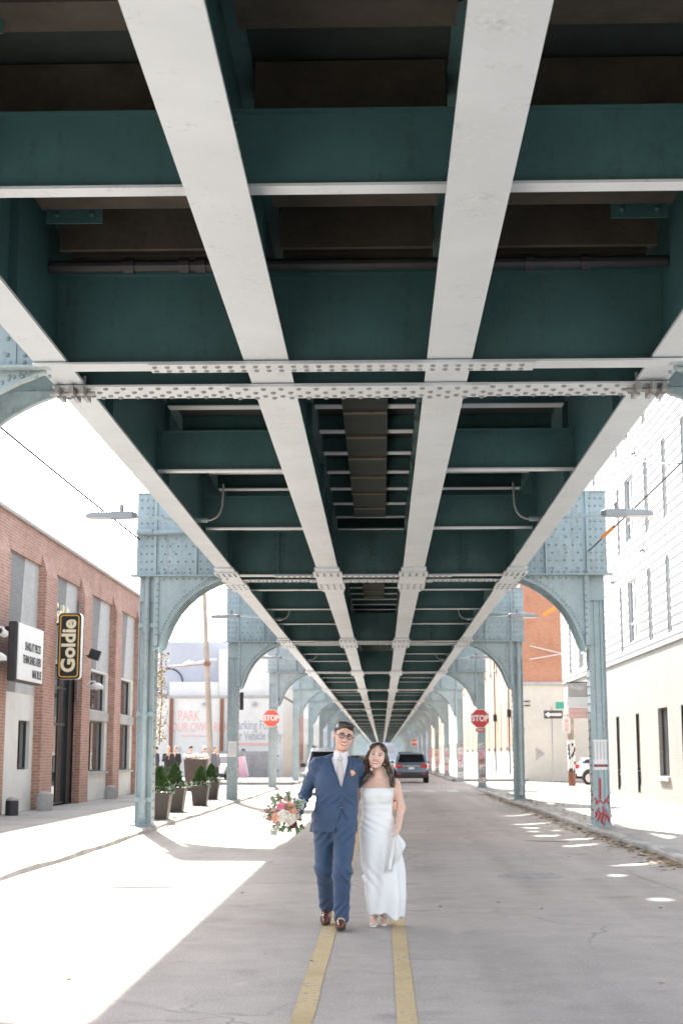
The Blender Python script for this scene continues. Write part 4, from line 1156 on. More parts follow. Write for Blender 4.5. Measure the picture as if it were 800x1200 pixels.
# ------------------------------------------------------------------ left background: lot, painted wall, pole, fence
wl = thing('painted_block_building', 'white walled building with painted parking notices across the lot', 'building', (-14, 95, .14))
MB().box(-45, -6.3, 95, 112, 0, 5.25).build('wall', 'stucco', wl)
MB().box(-45, -6.25, 94.9, 95.4, 5.252, 5.42).build('parapet', 'stone', wl)
MB().box(-10.7, -6.3, 95.8, 112, 5.43, 8.55).build('upper_wall', 'stucco', wl)
MB().box(-14.0, -10.72, 95.8, 112, 5.43, 6.35).build('upper_wall', 'stucco', wl)
g2 = thing('grey_block_building', 'grey block building with a white streak behind the painted wall', 'building', (-18, 98, .14))
MB().box(-45, -9.3, 97.5, 125, 0, 9.2).build('wall', 'greywall', g2)
mb = MB(); q = random.Random(2); px, pz = -15.2, 7.1
for k in range(16):
    w = .1 + .22 * q.random(); nx_ = px + .26; nz = pz + q.uniform(-.02, .14)
    mb.add([(px, 97.47, pz), (nx_, 97.47, nz), (nx_, 97.47, nz + w), (px, 97.47, pz + w * .8)], [(0, 1, 2, 3)]); px, pz = nx_, nz
mb.build('painted_streak', 'signwhite', g2)
mb = MB().tube([(-14.3 + .95 * math.cos(t_ * .25), 97.45, 6.4 + .95 * math.sin(t_ * .25)) for t_ in range(26)], .05, 6); mb.build('painted_ring', 'letterdark', g2)
for x in (-13.7, -10.35):
    MB().box(x - .12, x + .12, 94.76, 94.88, .14, 5.2).build('wall_post', 'rust', wl)
for txt, x, z, s, mt in (('PARK', -12.55, 4.05, .95, 'paletext'), ('YOUR OWN RISK', -11.95, 3.3, .85, 'paletext'), ('Parking For', -8.35, 3.45, .85, 'greytext'), ('Our Vehicle Only', -8.1, 2.75, .78, 'greytext'), ('PRIVATE', -15.0, 3.75, .55, 'paletext'), ('n', -8.9, 1.75, 1.0, 'letterdark'), ('n', -13.1, 1.9, .7, 'greytext')):
    text_mesh(txt, s, mt, 'painted_lettering', wl, (x, 94.99, z), (1, 0, 0), (0, 0, 1), .004, offset=.01, sx=.62)
MB().box(-13.0, -11.0, 94.985, 94.998, 2.72, 2.80).build('painted_line', 'paletext', wl); MB().box(-9.7, -6.9, 94.985, 94.998, 2.12, 2.30).build('painted_line', 'paletext', wl)
MB().box(-9.4, -8.1, 94.985, 94.998, 1.15, 1.25).build('painted_caption', 'greytext', wl)
for x in (-11.5, -8.2): MB().box(x - .12, x + .12, 94.6, 94.95, 4.75, 4.95).build('wall_light', 'metalgrey', wl)
t = thing('board_fence', 'low grey board fence along the painted wall', 'fence', (-8.6, 92, .14))
mb = MB(); xx = -11.2
while xx < -6.4: mb.box(xx, xx + .135, 91.2, 91.23, .14, 1.75); xx += .15
mb.build('boards', 'fencewood', t); MB().box(-11.2, -6.3, 91.235, 91.29, .5, .6).box(-11.2, -6.3, 91.235, 91.29, 1.4, 1.5).build('rails', 'fencewood', t)
t = thing('sandwich_board', 'pale folding sandwich board leaning by the grey fence', 'sandwich board', (-8.4, 89, .14))
MB().obox((-8.55, 89, .75), (.75, .04, 1.3), Matrix.Rotation(R(-13), 3, 'Y') @ Matrix.Rotation(R(12), 3, 'X')).build('panel', 'pinkpaper', t)
MB().obox((-8.50, 89.5, .75), (.75, .04, 1.3), Matrix.Rotation(R(-13), 3, 'Y') @ Matrix.Rotation(R(-12), 3, 'X')).build('panel', 'poster', t)
up = thing('utility_pole', 'leaning wooden utility pole in front of the painted wall', 'utility pole', (-9.1, 76, .14))
MB().cyl((-8.75, 76, .1), (-9.35, 76, 11.2), .17, .12, n=12).build('pole', 'wood', up, smooth=False)
MB().obox((-9.05, 75.85, 6.3), (.35, .12, .2)).build('cross_bracket', 'rust', up)

def cable(name, a, b, sag, r, lab, grp=None, n=14, mat='cable'):
    a, b = Vector(a), Vector(b); pts = []
    for i in range(n + 1):
        t_ = i / n; p = a.lerp(b, t_); p.z -= sag * 4 * t_ * (1 - t_); pts.append(p)
    o = MB().tube(pts, r, 5).build(name, mat); tag(o, lab, 'overhead cable', grp); return o
cable('overhead_cable', (-6.6, 14, 7.25), (-4.6, 27.9, 5.74), .05, .02, 'black cable sloping from upper left to the left column')
cable('overhead_cable', (-9.05, 76, 6.3), (-30, 70, 5.3), .3, .03, 'thin reddish cable running left from the pole bracket', mat='rust')
cable('overhead_cable', (-9.2, 76, 9.2), (-4.6, 45, 6.4), .5, .018, 'thin cable from the pole towards the second column')
cable('overhead_cable', (4.28, 28, 5.46), (5.44, 16, 6.54), .03, .013, 'black cable rising right past the street lamp')
cable('overhead_cable', (6.1, 35, 9.1), (4.86, 22, 6.02), .15, .014, 'thin dark cable crossing the white siding')
cable('overhead_cable', (4.86, 22, 6.02), (6.2, 20, 5.9), .12, .014, 'short dark cable at the upper right edge')
t = cable('cable_guard', (4.40, 26.8, 5.57), (4.48, 25.95, 5.645), .0, .035, 'orange plastic sleeve on the cable by the right column', mat='orange', n=3); t['category'] = 'cable guard'
t = cable('cable_guard', (8.4, 72, 8.5), (9.3, 71.5, 9.1), .05, .09, 'long orange cable sleeve in front of the orange brick wall', mat='orange', n=4); t['category'] = 'cable guard'

# ------------------------------------------------------------------ right: white siding building
br = thing('siding_building', 'tall white building with lap siding over a painted brick ground floor', 'building', (8.5, 45, .14))
BX = 8.5; ZS = 4.75; HT = 16.5; YE = 65.6
low = [(50.5, 51.2, .3, 2.84), (46.6, 47.25, .3, 2.84), (42.0, 43.45, .89, 2.89), (39.3, 40.1, .3, 2.88), (34.5, 36, .89, 2.89), (29, 30.5, .89, 2.89)]
mb = wall(0, BX, -1, 22, 57, 0, ZS, low, depth=.2)
mb.add([(BX, 57, 0), (10.6, 57, 0), (10.6, 57, ZS), (BX, 57, ZS)], [(0, 1, 2, 3)])
mb.add([(10.6, 57, 0), (10.6, YE, 0), (10.6, YE, 3.3), (10.6, 57, 3.3)], [(0, 1, 2, 3)])
mb.add([(10.6, YE, 0), (24, YE, 0), (24, YE, ZS), (10.6, YE, ZS)], [(0, 1, 2, 3)])
mb.add([(BX, 57, 3.3), (BX, YE, 3.3), (BX, YE, ZS), (BX, 57, ZS)], [(0, 1, 2, 3)])
mb.add([(BX, YE, 3.3), (10.6, YE, 3.3), (10.6, YE, ZS), (BX, YE, ZS)], [(0, 1, 2, 3)])
mb.add([(BX, 57, 3.3), (10.6, 57, 3.3), (10.6, YE, 3.3), (BX, YE, 3.3)], [(0, 1, 2, 3)])
mb.add([(BX, 22, 0), (24, 22, 0), (24, 22, ZS), (BX, 22, ZS)], [(0, 1, 2, 3)])
mb.build('ground_floor_wall', 'whitebrick', br)
up_w = []
for z0, z1 in ((4.97, 7.2), (8.35, 10.65), (11.8, 14.0)):
    up_w += [(48.85, 49.32, z0, z1), (46.0, 47.65, z0 + .2, z1), (43.55, 44.15, z0, z1), (40.7, 41.25, z0, z1), (58.4, 59.9, z0 + .1, z1), (54.1, 54.7, z0, z1), (62.3, 62.9, z0, z1), (37.6, 38.5, z0, z1), (33.5, 34.1, z0, z1), (30, 31.6, z0, z1)]
mb = wall(0, BX - .03, -1, 22, YE, ZS + .03, HT, up_w, depth=.16, lap=.27)
mb.add([(BX, YE, ZS), (24, YE, ZS), (24, YE, HT), (BX, YE, HT)], [(0, 1, 2, 3)]); mb.add([(BX, 22, ZS), (24, 22, ZS), (24, 22, HT), (BX, 22, HT)], [(0, 1, 2, 3)])
mb.add([(BX - .03, 22, HT), (24, 22, HT), (24, YE, HT), (BX - .03, YE, HT)], [(0, 1, 2, 3)]); mb.add([(24, 22, 0), (24, YE, 0), (24, YE, HT), (24, 22, HT)], [(0, 1, 2, 3)])
mb.build('siding_wall', 'siding', br)
MB().box(BX - .045, BX - .004, 21.9, YE + .02, ZS - .07, ZS + .02).build('belt_trim', 'cap', br)
MB().box(BX - .055, BX + .05, YE - .09, YE + .02, ZS + .04, HT).build('corner_trim', 'siding', br)
for h in up_w:
    w = h[1] - h[0]; big = w > 1
    window(br, 0, BX - .03, -1, h, .10, .05, ((h[0] + h[1]) / 2,) if big else (), (h[2] + .62,), 'whitemetal', 'skyglass')
for h in low:
    wd = h[1] - h[0] > 1
    if wd: window(br, 0, BX, -1, h, .17, .055, ((h[0] + h[1]) / 2,), (), 'trim', 'skyglass')
    else: window(br, 0, BX, -1, h, .07, .04, (), (1.0,), 'black', 'glass')
    if wd: MB().box(BX - .07, BX + .02, h[0] - .08, h[1] + .08, h[2] - .13, h[2] - .005).build('sill', 'stone', br)
mb = MB()
for y, z in ((44.6, 7.9), (50.5, 7.6), (45.5, 11.2)): mb.cyl((BX - .05, y, z), (BX - .17, y, z - .06), .05, n=8).box(BX - .06, BX - .03, y - .02, y + .02, z - .12, z + .2)
mb.build('wall_fixture', 'metalgrey', br)
# recessed corner entrance
d = window(br, 0, 10.59, -1, (58.0, 60.6, .15, 2.75), .03, .09, (58.9, 59.8), (), 'black', name='door', proud=.04)
MB().box(8.75, 8.95, 57.25, 57.45, .14, 3.3).build('corner_post', 'trim', br); MB().box(9.35, 9.5, 57.25, 57.4, .14, 3.3).build('corner_post', 'metalgrey', br)
t = thing('hanging_shop_sign', 'dark and red hanging sign panels by the corner entrance', 'sign', (8.7, 56.8, 3.6))
MB().box(7.55, 8.48, 56.76, 56.80, 3.75, 4.30).build('dark_panel', 'stone', t); MB().box(7.5, 8.5, 56.76, 56.80, 3.36, 3.74).build('white_panel', 'signwhite', t); mb = MB().box(7.55, 8.48, 56.76, 56.80, 2.93, 3.35).build('red_panel', 'paletext', t)
text_mesh('Philipps', .26, 'signwhite', 'lettering', t, (7.9, 56.755, 4.14), (1, 0, 0), (0, 0, 1), .003, sx=.7); text_mesh('FOR RENT', .17, 'signwhite', 'lettering', t, (8.0, 56.755, 3.22), (1, 0, 0), (0, 0, 1), .003); text_mesh('AVAILABLE', .14, 'signwhite', 'lettering', t, (8.0, 56.755, 3.04), (1, 0, 0), (0, 0, 1), .003)
MB().box(7.5, 8.5, 56.77, 56.83, 4.31, 4.36).build('bracket', 'black', t)

# right corner street furniture
t = thing('one_way_sign', 'white arrow sign on a thin post at the right street corner', 'road sign', (8.2, 68, .0))
MB().cyl((8.22, 68, 0), (8.22, 68, 3.75), .035, n=8).build('post', 'metalgrey', t)
MB().box(7.84, 8.72, 67.93, 67.96, 3.2, 3.58).build('plate', 'letterdark', t)
ar = MB(); ar.prism([(7.88, 3.39), (8.08, 3.53), (8.08, 3.45), (8.66, 3.45), (8.66, 3.33), (8.08, 3.33), (8.08, 3.25)], 1, 67.922, 67.929); ar.build('arrow', 'signwhite', t)
MB().box(8.42, 8.9, 68.05, 68.08, 3.66, 3.98).build('street_plate', 'signgreen', t)
text_mesh('ONE WAY', .105, 'letterdark', 'lettering', t, (8.36, 67.92, 3.39), (1, 0, 0), (0, 0, 1), .002)
t = thing('graffiti_post', 'thick post wrapped in pale posters and graffiti at the right corner', 'post', (8.9, 67, 0))
MB().cyl((8.95, 67, 0), (8.95, 67, 6.2), .16, n=12).build('post', 'wood', t)
MB().cyl((8.95, 67, .7), (8.95, 67, 2.2), .168, n=12).build('poster_wrap', 'poster', t); MB().cyl((8.95, 67, 0.1), (8.95, 67, .8), .172, n=12).build('poster_wrap', 'rust', t)
mb = MB(); q = random.Random(5)
for k in range(14): z = .8 + q.random() * 1.25; a_ = PI * 1.5 + q.uniform(-1, 1); mb.ell((8.95 + .17 * math.cos(a_), 67 + .17 * math.sin(a_), z), (.05, .02, .09), None, 6, 4)
mb.build('graffiti', 'coatnavy', t)
t = thing('do_not_enter_sign', 'small white plate with red marks on the poster covered post', 'road sign', (8.7, 66.7, 3))
MB().box(8.56, 8.92, 66.75, 66.78, 2.5, 3.25).build('plate', 'signwhite', t)
for z in (3.07, 2.68): MB().ell((8.74, 66.745, z), (.09, .006, .11), None, 12, 6).build('red_mark', 'paletext', t)
MB().box(8.62, 8.86, 66.74, 66.749, 2.83, 2.91).build('lettering', 'paletext', t)

# orange brick and peach buildings beyond the cross street
bo = thing('orange_brick_building', 'orange brick building with pale lower wall beyond the right cross street', 'building', (8.5, 86, .14))
slit = [(y, y + .55, 2.05, 5.1) for y in (90.5, 95, 100, 105.5, 111, 117, 124, 131, 139, 148)]
upw = [(y, y + 1.0, 7.6, 10.8) for y in (92, 97.5, 103, 108.5, 114, 120, 127, 135, 144)]
mb = wall(0, BX, -1, 85, 155, 0, 12.6, slit + upw, depth=.3); mb.build('street_wall', 'peachbrick', bo)
MB().add([(BX, 85, 5.75), (30, 85, 5.75), (30, 85, 12.6), (BX, 85, 12.6)], [(0, 1, 2, 3)]).build('side_wall', 'orangebrick', bo)
MB().add([(BX, 85, 0), (30, 85, 0), (30, 85, 5.6), (BX, 85, 5.6)], [(0, 1, 2, 3)]).build('lower_side_wall', 'beige', bo)
MB().box(BX - .1, 30, 84.85, 85.1, 5.6, 5.78).build('ledge', 'stone', bo); MB().box(BX - .05, 30, 84.9, 155, 12.6, 12.75).build('roof', 'stone', bo)
MB().box(BX - .06, BX - .004, 85, 155, .14, 1.75).build('plinth', 'stucco', bo)
for h in slit: window(bo, 0, BX, -1, h, .22, .05, (), (3.6,), 'trim', 'glass'); MB().box(BX - .16, BX + .02, h[0] - .1, h[1] + .1, 1.78, 2.03).build('sill', 'stone', bo)
for h in upw: window(bo, 0, BX, -1, h, .22, .06, (), (9.2,), 'whitemetal', 'glass'); MB().box(BX - .12, BX + .02, h[0] - .1, h[1] + .1, 7.42, 7.58).build('sill', 'stone', bo)
for y in (92.6, 104, 116): MB().cyl((BX - .12, y, .3), (BX - .12, y, 11.5), .045, n=8).box(BX - .25, BX - .02, y - .18, y + .18, 3.9, 4.4).build('downpipe', 'trim', bo)
mb = MB().tube([(9, 84.8, 7.9), (11, 84.75, 7.4), (13.5, 84.8, 8.1), (16, 84.8, 7.7)], .03, 5).tube([(9, 84.8, 7.1), (12, 84.75, 7.6), (16, 84.8, 7.4)], .03, 5); mb.build('wall_cable', 'whitemetal', bo)
MB().box(8.6, 8.95, 84.86, 84.9, 4.35, 4.42).box(8.6, 8.95, 84.86, 84.9, 4.6, 4.67).build('wall_bracket', 'trim', bo)
MB().prism([(9.25, 1.2), (9.25, 1.95), (9.75, 1.6)], 1, 84.965, 84.99).build('painted_arrow', 'stone', bo)

def simple_building(name, lab, x0, x1, y0, y1, h, mat, nrm, seed, win='whitemetal', ground=True):
    t = thing(name, lab, 'building', ((x0 + x1) / 2, y0, .14)); q = random.Random(seed); c = x1 if nrm > 0 else x0
    hs = []; y = y0 + 1.5
    while y < y1 - 2.5:
        z = 3.6
        while z < h - 2: hs.append((y, y + 1.1, z + .6, z + 2.3)); z += 3.1
        if ground: hs.append((y, y + q.choice([1.2, 2.2]), .3 if q.random() < .4 else 1.0, 2.8))
        y += q.uniform(3, 4.2)
    mb = wall(0, c, nrm, y0, y1, 0, h, hs, depth=.25)
    o = x0 if nrm > 0 else x1
    mb.add([(c, y0, 0), (o, y0, 0), (o, y0, h), (c, y0, h)], [(0, 1, 2, 3)]); mb.add([(c, y1, 0), (o, y1, 0), (o, y1, h), (c, y1, h)], [(0, 1, 2, 3)]); mb.add([(o, y0, 0), (o, y1, 0), (o, y1, h), (o, y0, h)], [(0, 1, 2, 3)])
    mb.build('wall', mat, t); MB().box(x0 - .12, x1 + .12, y0, y1, h + .004, h + .25).build('roof', 'stone', t)
    for hh in hs: window(t, 0, c, nrm, hh, .2, .07, (), ((hh[2] + hh[3]) / 2,), win, 'glass')
simple_building('row_house', 'white row house with dark openings left of the far columns', -24, -9, 104, 122, 8.5, 'stucco', 1, 1, 'trim')
simple_building('row_house', 'grey row house beyond the white one on the left', -24, -9, 122, 142, 10, 'greywall', 1, 2)
simple_building('row_house', 'brick row house farther down the left side', -24, -9, 142, 170, 9, 'brick', 1, 3)
simple_building('row_house', 'pale row house far down the left side of the street', -24, -9, 170, 230, 10.5, 'stucco', 1, 4)
simple_building('corner_shop', 'pale corner building beyond the peach brick wall', 8.5, 24, 158, 200, 8.5, 'beige', -1, 5)
simple_building('corner_shop', 'orange brick building at the far right of the street', 8.5, 24, 202, 260, 10, 'peachbrick', -1, 6)

dh = thing('distant_building', 'pale building closing the far end of the street under the tracks', 'building', (0, 432, 0))
wall(1, 432, -1, -26, 26, 0, 13, [(x_, x_ + 2.2, z_, z_ + 2.4) for x_ in range(-23, 23, 5) for z_ in (2, 6, 10)], depth=.4).build('wall', 'greywall', dh)
MB().box(-26, 26, 432.01, 445, 0, 13.2).build('roof_block', 'stone', dh)

# ------------------------------------------------------------------ planters with clipped conifers
def planter(x, y, lab, s=1., tree=True, rz=0.):
    t = thing('planter', lab, 'planter', (x, y, .141), group='tapered planters along the left sidewalk')
    mb = MB(); w0, w1, h = .185 * s, .25 * s, .54 * s
    for a, b, za, zb_ in ((w0, w1, 0, h),):
        vs = [(x - a, y - a, .141), (x + a, y - a, .141), (x + a, y + a, .141), (x - a, y + a, .141), (x - b, y - b, .141 + h), (x + b, y - b, .141 + h), (x + b, y + b, .141 + h), (x - b, y + b, .141 + h)]
        k = b - .03; vs += [(x - k, y - k, .141 + h), (x + k, y - k, .141 + h), (x + k, y + k, .141 + h), (x - k, y + k, .141 + h), (x - k, y - k, .09 + h), (x + k, y - k, .09 + h), (x + k, y + k, .09 + h), (x - k, y + k, .09 + h)]
        mb.add(vs, [(3, 2, 1, 0), (0, 1, 5, 4), (1, 2, 6, 5), (2, 3, 7, 6), (3, 0, 4, 7)] + [(4 + i, 4 + (i + 1) % 4, 8 + (i + 1) % 4, 8 + i) for i in range(4)] + [(8 + i, 8 + (i + 1) % 4, 12 + (i + 1) % 4, 12 + i) for i in range(4)] + [(12, 13, 14, 15)])
    mb.build('box', 'planter', t, bevel=.012)
    if not tree: return t
    sh = thing('conifer_shrub', 'x', 'shrub', (x, y, .141 + h), group='cone shrubs in the planters')
    q = random.Random(int(x * 100 + y * 10)); mb = MB(); tp = MB(); lean = q.uniform(-.06, .06); ph1 = q.uniform(0, 6); z0 = .12 + h
    MB().cyl((x, y, z0), (x, y, z0 + .46 * s), .03, .012, n=7).build('trunk', 'wood', sh)
    H = .50 * s
    for _ in range(2600):
        u = q.random() ** 1.25; z = z0 + .04 + u * H
        r = (.235 * s * (1 - u) ** .8 + .015) * (1 + .22 * math.sin(u * 31 + q.random() * 2) * q.random()); a = q.uniform(0, 2 * PI); r *= 1 + .16 * math.sin(3 * a + ph1 + 4 * u) + .10 * math.sin(7 * u + ph1); rr = r * (q.random() ** .3)
        c = Vector((x + rr * math.cos(a) + lean * u, y + rr * math.sin(a), z)); L_ = q.uniform(.025, .055) * (1.5 if q.random() < .08 else 1)
        d = Vector((math.cos(a) + q.gauss(0, .4), math.sin(a) + q.gauss(0, .4), .9 + q.gauss(0, .5))).normalized() * L_; e = d.orthogonal().normalized() * L_ * .35
        (tp if q.random() < .3 * rr / r else mb).add([c - d * .3, c + e, c + d, c - e], [(0, 1, 2, 3)])
    mb.build('crown', 'conifer', sh); tp.build('crown_tips', 'conifertip', sh)
    mb = MB(); m2 = MB()
    for _ in range(420):
        a = q.uniform(0, 2 * PI); rr = .23 * s * (.65 + .55 * q.random()); c = Vector((x + rr * math.cos(a), y + rr * math.sin(a), .141 + h + .12 * q.random() - .04 * (rr > .26 * s)))
        L_ = q.uniform(.03, .06); d = Vector((math.cos(a), math.sin(a), q.uniform(-.4, 1))).normalized() * L_; e = d.orthogonal().normalized() * L_ * .5
        (m2 if q.random() < .4 else mb).add([c, c + d * .5 + e, c + d, c + d * .5 - e], [(0, 1, 2, 3)])
    mb.build('underplanting', 'paleleaf', sh); m2.build('blossom', 'whiteflower', sh)
    return sh
for (x, y, s, l1, l2) in ((-4.60, 31.2, 1.05, 'dark tapered planter half hidden behind the drain pipe column', 'cone shrub half hidden behind the drain pipe column'),
                          (-4.86, 35.4, 1.08, 'largest visible dark tapered planter, nearest the brick building side', 'fullest cone shrub, second from the drain pipe column'),
                          (-4.78, 39.7, .98, 'dark tapered planter in the middle of the row', 'cone shrub in the middle of the planter row'),
                          (-5.12, 45.2, 1.02, 'farthest dark tapered planter, beside the column with the paper notice', 'farthest cone shrub, beside the column with the paper notice')):
    sh = planter(x, y, l1, s); sh['label'] = l2
t = thing('planter', 'tall slim dark planter with white flowers near the standing people', 'planter', (-7.0, 56, .141), group='tapered planters along the left sidewalk')
MB().prism([(-7.35, .141), (-6.65, .141), (-6.55, 1.35), (-7.45, 1.35)], 1, 55.7, 56.3).build('box', 'planter', t)
mb = MB(); q = random.Random(3)
for _ in range(30): mb.ell((-7 + q.gauss(0, .22), 56 + q.gauss(0, .15), 1.4 + .12 * q.random()), q.uniform(.04, .08), None, 6, 4)
mb.build('blossom', 'whiteflower', t)
# dried flower garland tied to the back of the first column
t = thing('flower_garland', 'dried cream flower bunch hanging behind the drain pipe column', 'garland', (-4.25, 29.2, 2.6))
mb = MB(); m2 = MB(); q = random.Random(12)
MB().tube([(-4.25, 28.78, 1.7), (-4.22, 28.8, 2.6), (-4.25, 28.78, 3.6)], .015, 6).build('twine', 'leaf', t)
for _ in range(420):
    z = q.uniform(1.75, 3.55); r = .05 + .13 * abs(math.sin(z * 3.1)) * q.random(); a = q.uniform(0, 6.28); c = Vector((-4.24 + r * math.cos(a), 28.8 + r * math.sin(a), z))
    d = Vector((q.gauss(0, 1), q.gauss(0, 1), q.gauss(0, 1))).normalized() * q.uniform(.025, .055); e_ = d.orthogonal().normalized() * d.length * .5
    (mb if q.random() < .55 else m2).add([c - d * .4, c + e_, c + d, c - e_], [(0, 1, 2, 3)])
mb.build('blossom', 'rosewhite', t); m2.build('dry_leaf', 'leaf', t)

# ------------------------------------------------------------------ cars
def car(name, lab, x, y, rz, paint, L_=4.55, W=1.86, H=1.68, rack=False, rear_glow=True):
    """SUV / hatchback built nose towards -Y in local space; body, glazing, lights, plate, mirrors, wheels"""
    t = thing(name, lab, 'car', (x, y, 0), rz)
    hl = L_ / 2; hw = W / 2
    def sect(prof): # list of (y, half width, z) rows -> strip of quads mirrored
        mb = MB(); n = len(prof); vs = []
        for (yy, w, z) in prof: vs += [(-w, yy, z), (w, yy, z)]
        fs = [(2 * i, 2 * i + 1, 2 * i + 3, 2 * i + 2) for i in range(n - 1)] + [(2 * n - 2, 2 * n - 1, 1, 0)]
        fs += [tuple(2 * i for i in range(n)), tuple(2 * i + 1 for i in reversed(range(n)))]
        return mb.add(vs, fs)
    b = [(-hl, hw * .84, .42), (-hl - .04, hw * .86, .55), (-hl + .02, hw * .90, .78), (-hl + .25, hw * .95, .90), (-hl + 1.1, hw, 1.02), (0, hw, 1.06), (hl - .25, hw * .97, 1.08), (hl - .06, hw * .93, 1.0), (hl, hw * .92, .80), (hl + .03, hw * .92, .60), (hl - .02, hw * .88, .42)]
    body = sect(b)
    cab = [(-hl + 1.05, hw * .93, 1.0), (-hl + 1.75, hw * .80, H - .10), (-hl + 2.1, hw * .77, H - .02), (0.4, hw * .76, H), (hl - .75, hw * .73, H - .06), (hl - .35, hw * .72, H - .12), (hl - .10, hw * .88, 1.05)]
    body.v = body.v; o_b = body.build('body', paint, t, local=True, bevel=.05)
    sect(cab).build('cabin', paint, t, local=True, bevel=.03)
    # glass: windscreen, rear screen, side glass
    def quad(p, th=.008):
        p = [Vector(q) for q in p]; nrm = (p[1] - p[0]).cross(p[3] - p[0]).normalized() * th
        return MB().add([q for q in p] + [q + nrm for q in p], [(3, 2, 1, 0), (4, 5, 6, 7), (0, 1, 5, 4), (1, 2, 6, 5), (2, 3, 7, 6), (3, 0, 4, 7)])
    def lerp3(a, b_, t_): return tuple(a[i] + (b_[i] - a[i]) * t_ for i in range(3))
    def screen(lo, hi, sgn):
        a = lerp3(lo, hi, .12); c_ = lerp3(lo, hi, .93)
        p = [(-a[1] * .93 * sgn, a[0] + 0, a[2]), (a[1] * .93 * sgn, a[0], a[2]), (c_[1] * .92 * sgn, c_[0], c_[2]), (-c_[1] * .92 * sgn, c_[0], c_[2])]
        return quad(p, .012)
    screen(cab[0], cab[1], 1).build('windscreen', 'carglass', t, local=True)
    screen(cab[6], cab[5], -1).build('rear_window', 'carglass', t, local=True)
    for s in (-1, 1):
        mb = MB(); z0, z1 = 1.10, H - .16
        w0, w1 = hw * .925, hw * .785
        for ya, yb, yc, yd in ((-hl + 1.35, -.15, -.15, -hl + 1.85), (-.05, hl - 1.0, hl - 1.0, -.05), (hl - .92, hl - .40, hl - .62, hl - .92)):
            vs = [(s * w0, ya, z0), (s * w0, yb, z0), (s * w1, yc, z1), (s * w1, yd, z1)]
            mb.add(vs + [(v[0] - s * .06, v[1], v[2]) for v in vs], [(0, 1, 2, 3), (7, 6, 5, 4), (0, 4, 5, 1), (1, 5, 6, 2), (2, 6, 7, 3), (3, 7, 4, 0)])
        mb.build('side_glass', 'carglass', t, local=True)
        MB().obox((s * (hw + .09), -hl + 1.55, 1.12), (.2, .12, .15)).build('mirror', 'trim' if paint == 'carwhite' else paint, t, local=True, bevel=.03)
        MB().add([(s * hw * .50, hl + .018, .98), (s * hw * .93, hl - .01, 1.02), (s * hw * .93, hl + .0, .80), (s * hw * .60, hl + .035, .84), (s * hw * .50, hl - .1, .98), (s * hw * .96, hl - .3, 1.04), (s * hw * .96, hl - .25, .82), (s * hw * .60, hl - .1, .84)],
                 [(0, 1, 2, 3), (7, 6, 5, 4), (0, 4, 5, 1), (1, 5, 6, 2), (2, 6, 7, 3), (3, 7, 4, 0)]).build('tail_light', 'taillight', t, local=True)
        MB().obox((s * hw * .72, hl + .03, .50), (.22, .05, .07)).build('reflector', 'taillight', t, local=True)
        MB().obox((s * hw * .70, -hl + .04, .80), (.42, .16, .15)).build('headlight', 'headlight', t, local=True, bevel=.03)
        if rack: MB().tube([(s * hw * .70, -hl + 1.9, H), (s * hw * .70, -hl + 2.05, H + .09), (s * hw * .70, hl - .8, H + .07), (s * hw * .70, hl - .65, H - .04)], .025, 6).build('roof_rail', 'trim', t, local=True)
        for yy in (-hl + .85, hl - .85):
            w = MB().cyl((s * (hw - .20), yy, .34), (s * (hw + .015), yy, .34), .345, n=20).build('wheel', 'tyre', t, local=True, bevel=.03)
            MB().cyl((s * (hw + .012), yy, .34), (s * (hw + .024), yy, .34), .23, n=16).build('rim', 'rim', w, local=True)
            MB().cyl((s * (hw - .02), yy, .38), (s * (hw + .006), yy, .38), .42, n=20).build('wheel_arch', 'trim', t, local=True)
    MB().box(-hw * .90, hw * .90, hl - .12, hl + .05, .30, .58).build('rear_bumper', 'trim', t, local=True, bevel=.03)
    MB().box(-hw * .86, hw * .86, -hl - .06, -hl + .12, .28, .50).build('front_bumper', 'trim', t, local=True, bevel=.03)
    MB().box(-hw * .45, hw * .45, -hl - .03, -hl + .05, .62, .76).build('grille', 'trim', t, local=True)
    MB().box(-.16, .16, hl + .028, hl + .046, .74, .86).build('number_plate', 'signwhite', t, local=True)
    MB().box(-hw * .5, hw * .5, hl + .005, hl + .035, .90, .94).build('chrome_strip', 'rim', t, local=True)
    MB().box(-hw * .85, hw * .85, -hl + .3, hl - .3, .26, .44).build('underbody', 'trim', t, local=True)
    MB().box(-hw * .66, hw * .66, hl - .48, hl - .22, H - .12, H - .075).build('roof_spoiler', paint, t, local=True)
    return t
car('parked_car', 'blue grey SUV driving away, seen from behind, right of the bride', 1.82, 81.2, PI, 'cargrey')
car('white_car', 'white SUV with black roof rails behind the groom shoulder', -1.85, 57.2, 0, 'carwhite', H=1.78, rack=True)
car('dark_car', 'dark car farther behind, glimpsed between the couple', -.95, 74, 0, 'cardark', H=1.5)
car('parked_car', 'pale silver hatchback parked in the lot behind the planters', -9.15, 82, R(-4), 'carwhite', H=1.56)
car('parked_car', 'white car parked at the right street corner by the posts', 12.6, 75.0, R(60), 'carwhite', H=1.45)

